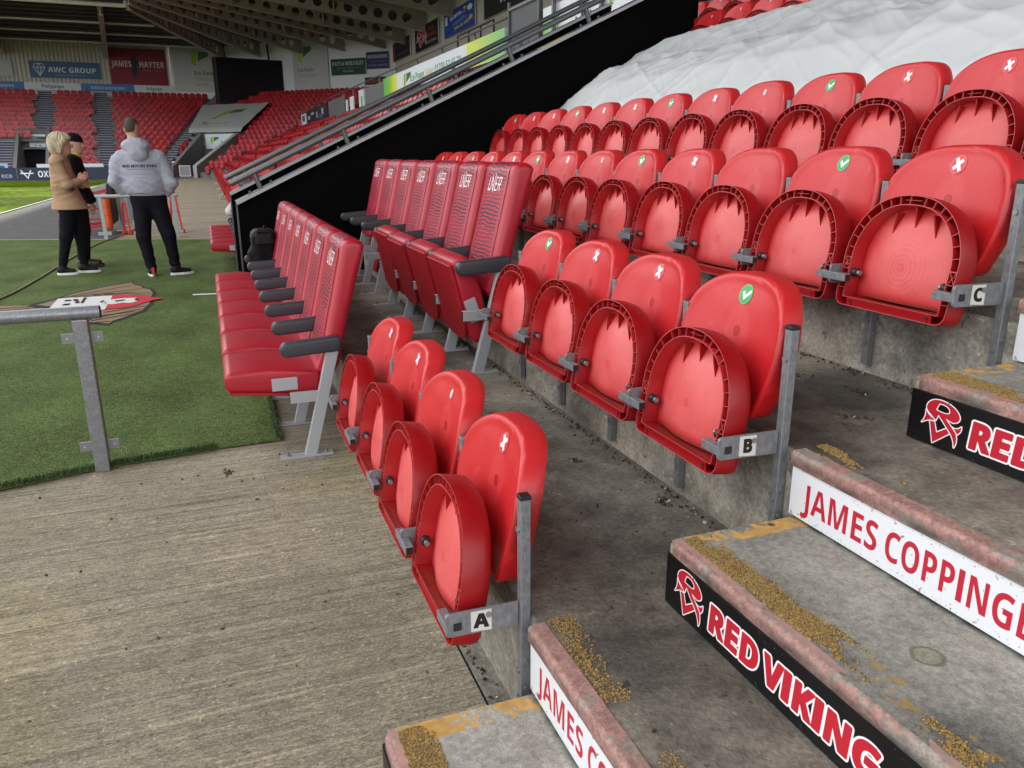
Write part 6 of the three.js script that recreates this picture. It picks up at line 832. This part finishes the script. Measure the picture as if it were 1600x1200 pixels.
// advertising boards along the far goal line
const ad = (label, x0, x1, y0, y1, z, bg, draw) => { const t = thing('advertising_board', label, 'advertising board', [0, 0, z]); part('board', box6(x0, x1, y0, y1, -0.06, 0), mDark, t); part('print', quad([x0, y0, 0.005], [x1, y0, 0.005], [x1, y1, 0.005], [x0, y1, 0.005]), M([1, 1, 1], 0.5, { map: canvasTex(256, 64, (x, w, h) => { x.fillStyle = bg; x.fillRect(0, 0, w, h); draw(x); }) }), t); };
ad('navy pitch board with a white emblem and lettering left of the woman', -10.9, -8.2, 0.03, 0.8, -57.9, '#15233f', (x) => { text(x, 'OXEN', 104, 48, 44, '#e3e6ea', { w: 112 }); x.strokeStyle = '#e3e6ea'; x.lineWidth = 6; x.beginPath(); x.moveTo(20, 12); x.lineTo(52, 52); x.lineTo(72, 12); x.moveTo(16, 28); x.lineTo(84, 28); x.stroke(); });
ad('navy pitch board with pale scribbled marks at the left edge', -14.5, -10.95, 0.03, 0.8, -57.9, '#1b2a44', (x) => { text(x, 'eco', 196, 50, 32, '#9aa6b8', { w: 44 }); x.strokeStyle = '#b7b1a4'; x.lineWidth = 4; x.beginPath(); x.moveTo(130, 50); x.lineTo(160, 20); x.lineTo(178, 26); x.stroke(); });
ad('plain navy pitch board right of the lettered one', -8.15, -5.4, 0.03, 0.8, -57.9, '#1a2740', () => {}); ad('grey pitch board behind the man in the hoodie', -5.35, -2.5, 0.03, 0.8, -57.9, '#3a3d42', () => {});
ad('white board with faint green letters behind the man in the beanie', -10.1, -6.25, 0.5, 1.0, -59.8, '#cbd6dc', (x) => { text(x, 'Eco-Power Solar 01709', 150, 34, 26, '#a9bb9a', { w: 170, bold: false }); }); ad('pale blue board behind the navy boards at the left edge', -14, -11.7, 0.6, 1.05, -59.8, '#8fb2d6', (x) => { x.fillStyle = '#3d4b5c'; x.beginPath(); x.arc(220, 34, 16, 0, 7); x.fill(); });
// mid-stand barrier of the main stand: boards, glass and gates at X = 6.5
{
  const B = (name, label, cat, z0, z1, y0, y1, mat, extra) => { const t = thing(name, label, cat, [6.5, 0, 0]); part('panel', box6(0, 0.05, y0, y1, z0, z1), mat, t); if (extra) extra(t, z0, z1, y0, y1); return t; };
  const pr = (w, h, bg, d) => (t, z0, z1, y0, y1) => part('print', quad([-0.006, y0, z0], [-0.006, y0, z1], [-0.006, y1, z1], [-0.006, y1, z0]), M([1, 1, 1], 0.45, { map: canvasTex(w, h, (x) => { x.fillStyle = bg; x.fillRect(0, 0, w, h); d(x, w, h); }) }), t);
  const eco = (x, w, h) => { const g = x.createLinearGradient(0, 0, w, 0); g.addColorStop(0, '#58ad49'); g.addColorStop(0.08, '#86c043'); g.addColorStop(0.13, '#d8dc3c'); g.addColorStop(0.17, '#e0e44a'); g.addColorStop(0.175, '#dfe5ea'); g.addColorStop(0.78, '#dfe5ea'); g.addColorStop(0.79, '#dfe45a'); g.addColorStop(0.86, '#c6dc62'); g.addColorStop(1, '#7cc583'); x.fillStyle = g; x.fillRect(0, 0, w, h); leaf(x, w * 0.25, h * 0.2, 0.7); text(x, 'Eco-Power', w * 0.32, h * 0.7, h * 0.5, '#4a7c4e', { w: w * 0.14 }); text(x, 'Solar', w * 0.47, h * 0.7, h * 0.5, '#c9b04a', { w: w * 0.07 }); text(x, '01709 52 66 71', w * 0.55, h * 0.7, h * 0.5, '#5d8f66', { w: w * 0.2 }); };
  B('barrier_banner', 'long white banner with green and yellow ends on the mid-stand barrier', 'banner', -31, -17.8, 3.56, 4.16, mWhiteB, pr(1024, 96, '#fff', eco));
  B('barrier_banner', 'dark picture banner with a white square on the mid-stand barrier', 'banner', -59, -45.9, 3.36, 4.2, mDark, pr(512, 96, '#14161c', (x) => { x.fillStyle = '#c9cbd0'; x.fillRect(14, 10, 120, 80); x.fillStyle = '#55585f'; x.fillRect(40, 24, 60, 40); x.fillStyle = '#8b97a8'; x.fillRect(160, 40, 50, 24); x.fillRect(230, 24, 60, 16); x.fillRect(330, 30, 20, 40); x.fillRect(420, 20, 30, 40); x.fillStyle = '#3b4658'; x.fillRect(370, 50, 60, 30); }));
  const mMesh = M([0.09, 0.095, 0.1], 0.6);
  B('mesh_screen', 'grey mesh panel right of the dark picture banner', 'panel', -45.4, -40, 3.3, 4.18, mMesh); B('mesh_screen', 'grey panel left of the long white banner', 'panel', -34.6, -31.1, 3.48, 4.1, M([0.12, 0.12, 0.12], 0.6));
  B('barrier_post_board', 'narrow white board with green mark on the barrier', 'board', -36.2, -35, 3.45, 4.12, mWhiteB, pr(64, 64, '#c9ced0', (x) => { x.fillStyle = '#4f9a55'; x.fillRect(26, 24, 18, 40); })); B('barrier_post_board', 'narrow plain white board between grey posts on the barrier', 'board', -38.6, -37.6, 3.3, 4.0, mWhiteB); B('barrier_post_board', 'thinnest white board next to the grey mesh panel', 'board', -39.7, -39.3, 3.3, 3.95, mWhiteB);
  B('barrier_gate', 'dark grey mesh gate at the right end of the long banner', 'gate', -17.45, -15.75, 3.6, 4.42, mMesh, (t, z0, z1) => parts('frame', [sqbar([-0.03, 3.3, z0], [-0.03, 4.6, z0], 0.05, 0.05, V3(1, 0, 0)), sqbar([-0.03, 3.3, z1], [-0.03, 4.6, z1], 0.05, 0.05, V3(1, 0, 0)), sqbar([-0.03, 4.45, z0], [-0.03, 4.45, z1], 0.05, 0.05)], mRail, t));
  B('barrier_banner', 'white banner with a green end near the top of the tunnel rails', 'banner', -15.6, -10.8, 3.6, 4.2, mWhiteB, pr(512, 80, '#e2e7ea', (x) => { const g = x.createLinearGradient(0, 0, 120, 0); g.addColorStop(0, '#6cbd5c'); g.addColorStop(1, '#e2e7ea'); x.fillStyle = g; x.fillRect(0, 30, 120, 50); leaf(x, 300, 20, 0.4); }));
  const r = thing('barrier_rail', 'grey rail and uprights along the top of the mid-stand barrier', 'rail', [6.5, 0, 0]); parts('rail', [bar([-0.03, 4.36, -59], [-0.03, 4.32, -17.6], 0.025, 8), bar([-0.03, 4.7, -15.7], [-0.03, 4.7, -9], 0.025, 8)], mRail, r); for (let k = 0; k < 17; k++) part('upright', bar([0.06, 2.9, -58.5 + k * 2.95], [0.06, k > 14 ? 4.7 : 4.36, -58.5 + k * 2.95], 0.028, 6), mRail, r);
  for (const [z, wh] of [[-12.9, 'nearest'], [-13.6, 'second nearest'], [-14.9, 'third nearest']]) { const p = thing('barrier_post', `tall grey post of the mid-stand barrier, ${wh}`, 'post', [6.42, 0, z], 0, 'tall barrier posts'); part('post', box6(-0.035, 0.035, 2.8, 5.3, -0.035, 0.035), mRail, p); }
  const f = thing('safety_frame', 'dark tubular frame behind the long white banner', 'frame', [8.2, 0, -27]); parts('tube', [...[0, 1.2, 2.4, 3.6].map((k) => bar([0, 3.6, k], [0, 5.2, k], 0.03, 6)), bar([0, 5.2, 0], [0, 5.2, 3.6], 0.03, 6), bar([0, 4.6, 0], [0, 4.6, 3.6], 0.025, 6)], mDark, f);
}
// roofs
{
  const mSheet = M([0.035, 0.036, 0.04], 0.8), mSteel = M([0.36, 0.31, 0.25], 0.6), mTube = M([0.55, 0.53, 0.48], 0.5);
  const yo = (s, o) => (s === 2 ? 12.5 - (o + 4.2) * 0.1 : 11.15 - (o + 0.6) * 0.05);
  const slab = (a, b, c, d, th = 0.25) => { const up = (p) => [p[0], p[1] + th, p[2]]; return J(quad(a, b, c, d), quad(up(a), up(b), up(c), up(d)), quad(a, b, up(b), up(a)), quad(b, c, up(c), up(b)), quad(c, d, up(d), up(c)), quad(d, a, up(a), up(d))); };
  const n = thing('stand_roof', 'dark metal roof over the far end stand', 'roof', [0, 0, 0]); part('roof_sheet', slab(at3(0, 0, -2.6, yo(0, -2.6)), at3(0, NL - 0.3, -2.6, yo(0, -2.6)), at3(0, u1(0, 14.4), 14.4, yo(0, 14.4)), at3(0, 0, 14.4, yo(0, 14.4))), mSheet, n);
  const m = thing('stand_roof', 'dark metal roof over the main stand', 'roof', [0, 0, 0]); part('roof_sheet', slab([-3.55, yo(2, -4.2), -58.6], [-3.55, yo(2, -4.2), 14], [15.1, yo(2, 14.45), 14], [15.1, yo(2, 14.45), -64.5]), mSheet, m);
  const c = thing('stand_roof', 'dark metal roof over the corner', 'roof', [0, 0, 0]), A = at3(0, NL - 0.3, -0.6, yo(0, -0.6) + 0.02), Bq = at3(0, u1(0, 14.4), 14.4, yo(0, 14.4) + 0.02); part('roof_sheet', J(slab(A, [-3.54, yo(2, -4.2) + 0.02, -58.62], [15.1, yo(2, 14.45) + 0.02, -64.52], Bq)), mSheet, c);
  part('edge_tube', bar(at3(0, 2, -0.75, yo(0, -0.6) - 0.12), at3(0, NL - 0.3, -0.75, yo(0, -0.6) - 0.12), 0.15, 12), M([0.75, 0.74, 0.7], 0.45), n); part('edge_tube', bar(at3(0, NL - 0.3, -0.75, yo(0, -0.6) - 0.12), [-3.65, yo(2, -4.2) - 0.15, -58.6], 0.15, 12), M([0.75, 0.74, 0.7], 0.45), c); part('edge_tube', bar([-3.7, yo(2, -4.2) - 0.15, -58.6], [-3.7, yo(2, -4.2) - 0.15, 14], 0.15, 12), M([0.75, 0.74, 0.7], 0.45), m);
  for (const o of [3.2, 7.2, 11]) part('tie_tube', bar(at3(0, NL - 34, o, yo(0, o) - 0.55), at3(0, u1(0, o), o, yo(0, o) - 0.55), 0.07, 8), mTube, n);
  for (let o = 1; o < 14; o += 1.3) part('purlin', bar(at3(0, NL - 34, o, yo(0, o) - 0.09), at3(0, u1(0, o), o, yo(0, o) - 0.09), 0.06, 5), M([0.1, 0.1, 0.1], 0.7), n);
  for (let k = 0; k < 9; k++) part('purlin', bar([-2.5 + k * 2, yo(2, -3.1 + k * 2) - 0.1, -60], [-2.5 + k * 2, yo(2, -3.1 + k * 2) - 0.1, -9], 0.07, 5), M([0.1, 0.1, 0.1], 0.7), m);
  function cellBeam(a, b, d0, d1, label) { // a at the wall, b at the roof edge; plate with round holes and flanges
    const t = thing('roof_beam', label, 'roof beam', a, 0, 'cellular roof beams'), dx = b[0] - a[0], dz = b[2] - a[2], L = Math.hypot(dx, dz), dy = b[1] - a[1], ry = Math.atan2(-dz, dx); t.rotation.y = ry;
    const holes = []; for (let s = 1.2; s < L - 0.6; s += 0.95) { const dd = mix(d0, d1, s / L); holes.push([s, dy * s / L - dd / 2, dd * 0.27]); }
    part('web', extr([[0, -d0], [L, dy - d1], [L, dy], [0, 0]], -0.035, 0.035, 0, 1, holes), mSteel, t); parts('flange', [sqbar([0, -d0, 0], [L, dy - d1, 0], 0.34, 0.05), sqbar([0, 0, 0], [L, dy, 0], 0.34, 0.05)], mSteel, t);
    for (const f of [0.33, 0.66]) part('stiffener', bx(0.06, mix(d0, d1, f) - 0.06, 0.3, L * f, dy * f - mix(d0, d1, f) / 2, 0), mSteel, t);
  }
  const yb = 0.2;
  for (const v of [-24, -16.6, -9.2, -1.9]) cellBeam(at3(0, NL + v, 13.9, yo(0, 13.9) - yb), at3(0, NL + v, -0.3, yo(0, -0.3) - yb), 1.0, 0.5, 'brown steel roof beam with holes over the far end stand');
  for (const [u, tx, tz] of [[-5.5, -3.7, -62.2], [-1.4, -3.6, -61.4], [3.0, -3.55, -60.4], [7.2, -3.5, -59.6], [11.0, -3.5, -58.9]]) { const a = at3(1, u, 13.9, 10.55); cellBeam(a, [tx, mix(11.3, 12.1, (u + 5.5) / 16.5), tz], 1.15, 0.55, 'brown steel roof beam with holes fanning over the corner'); }
  for (const z of [-61, -55, -48.5, -42, -35.5, -29, -22.5]) cellBeam([14.5, yo(2, 13.85) - yb, z], [-3.4, yo(2, -4) - yb, z + (z < -58 ? 3 : 0)], 1.25, 0.6, 'brown steel roof beam with holes over the main stand');
  for (const z of [-52, -38]) { const t = thing('roof_brace', `thin pale diagonal brace between main stand roof beams, ${z < -40 ? 'farther' : 'nearer'} one`, 'brace', [0, 0, 0]); part('rod', bar([10, yo(2, 9.4) - 0.6, z - 3], [3, yo(2, 2.4) - 0.5, z + 3], 0.05, 6), mTube, t); }
}
renderer.render(scene, camera);
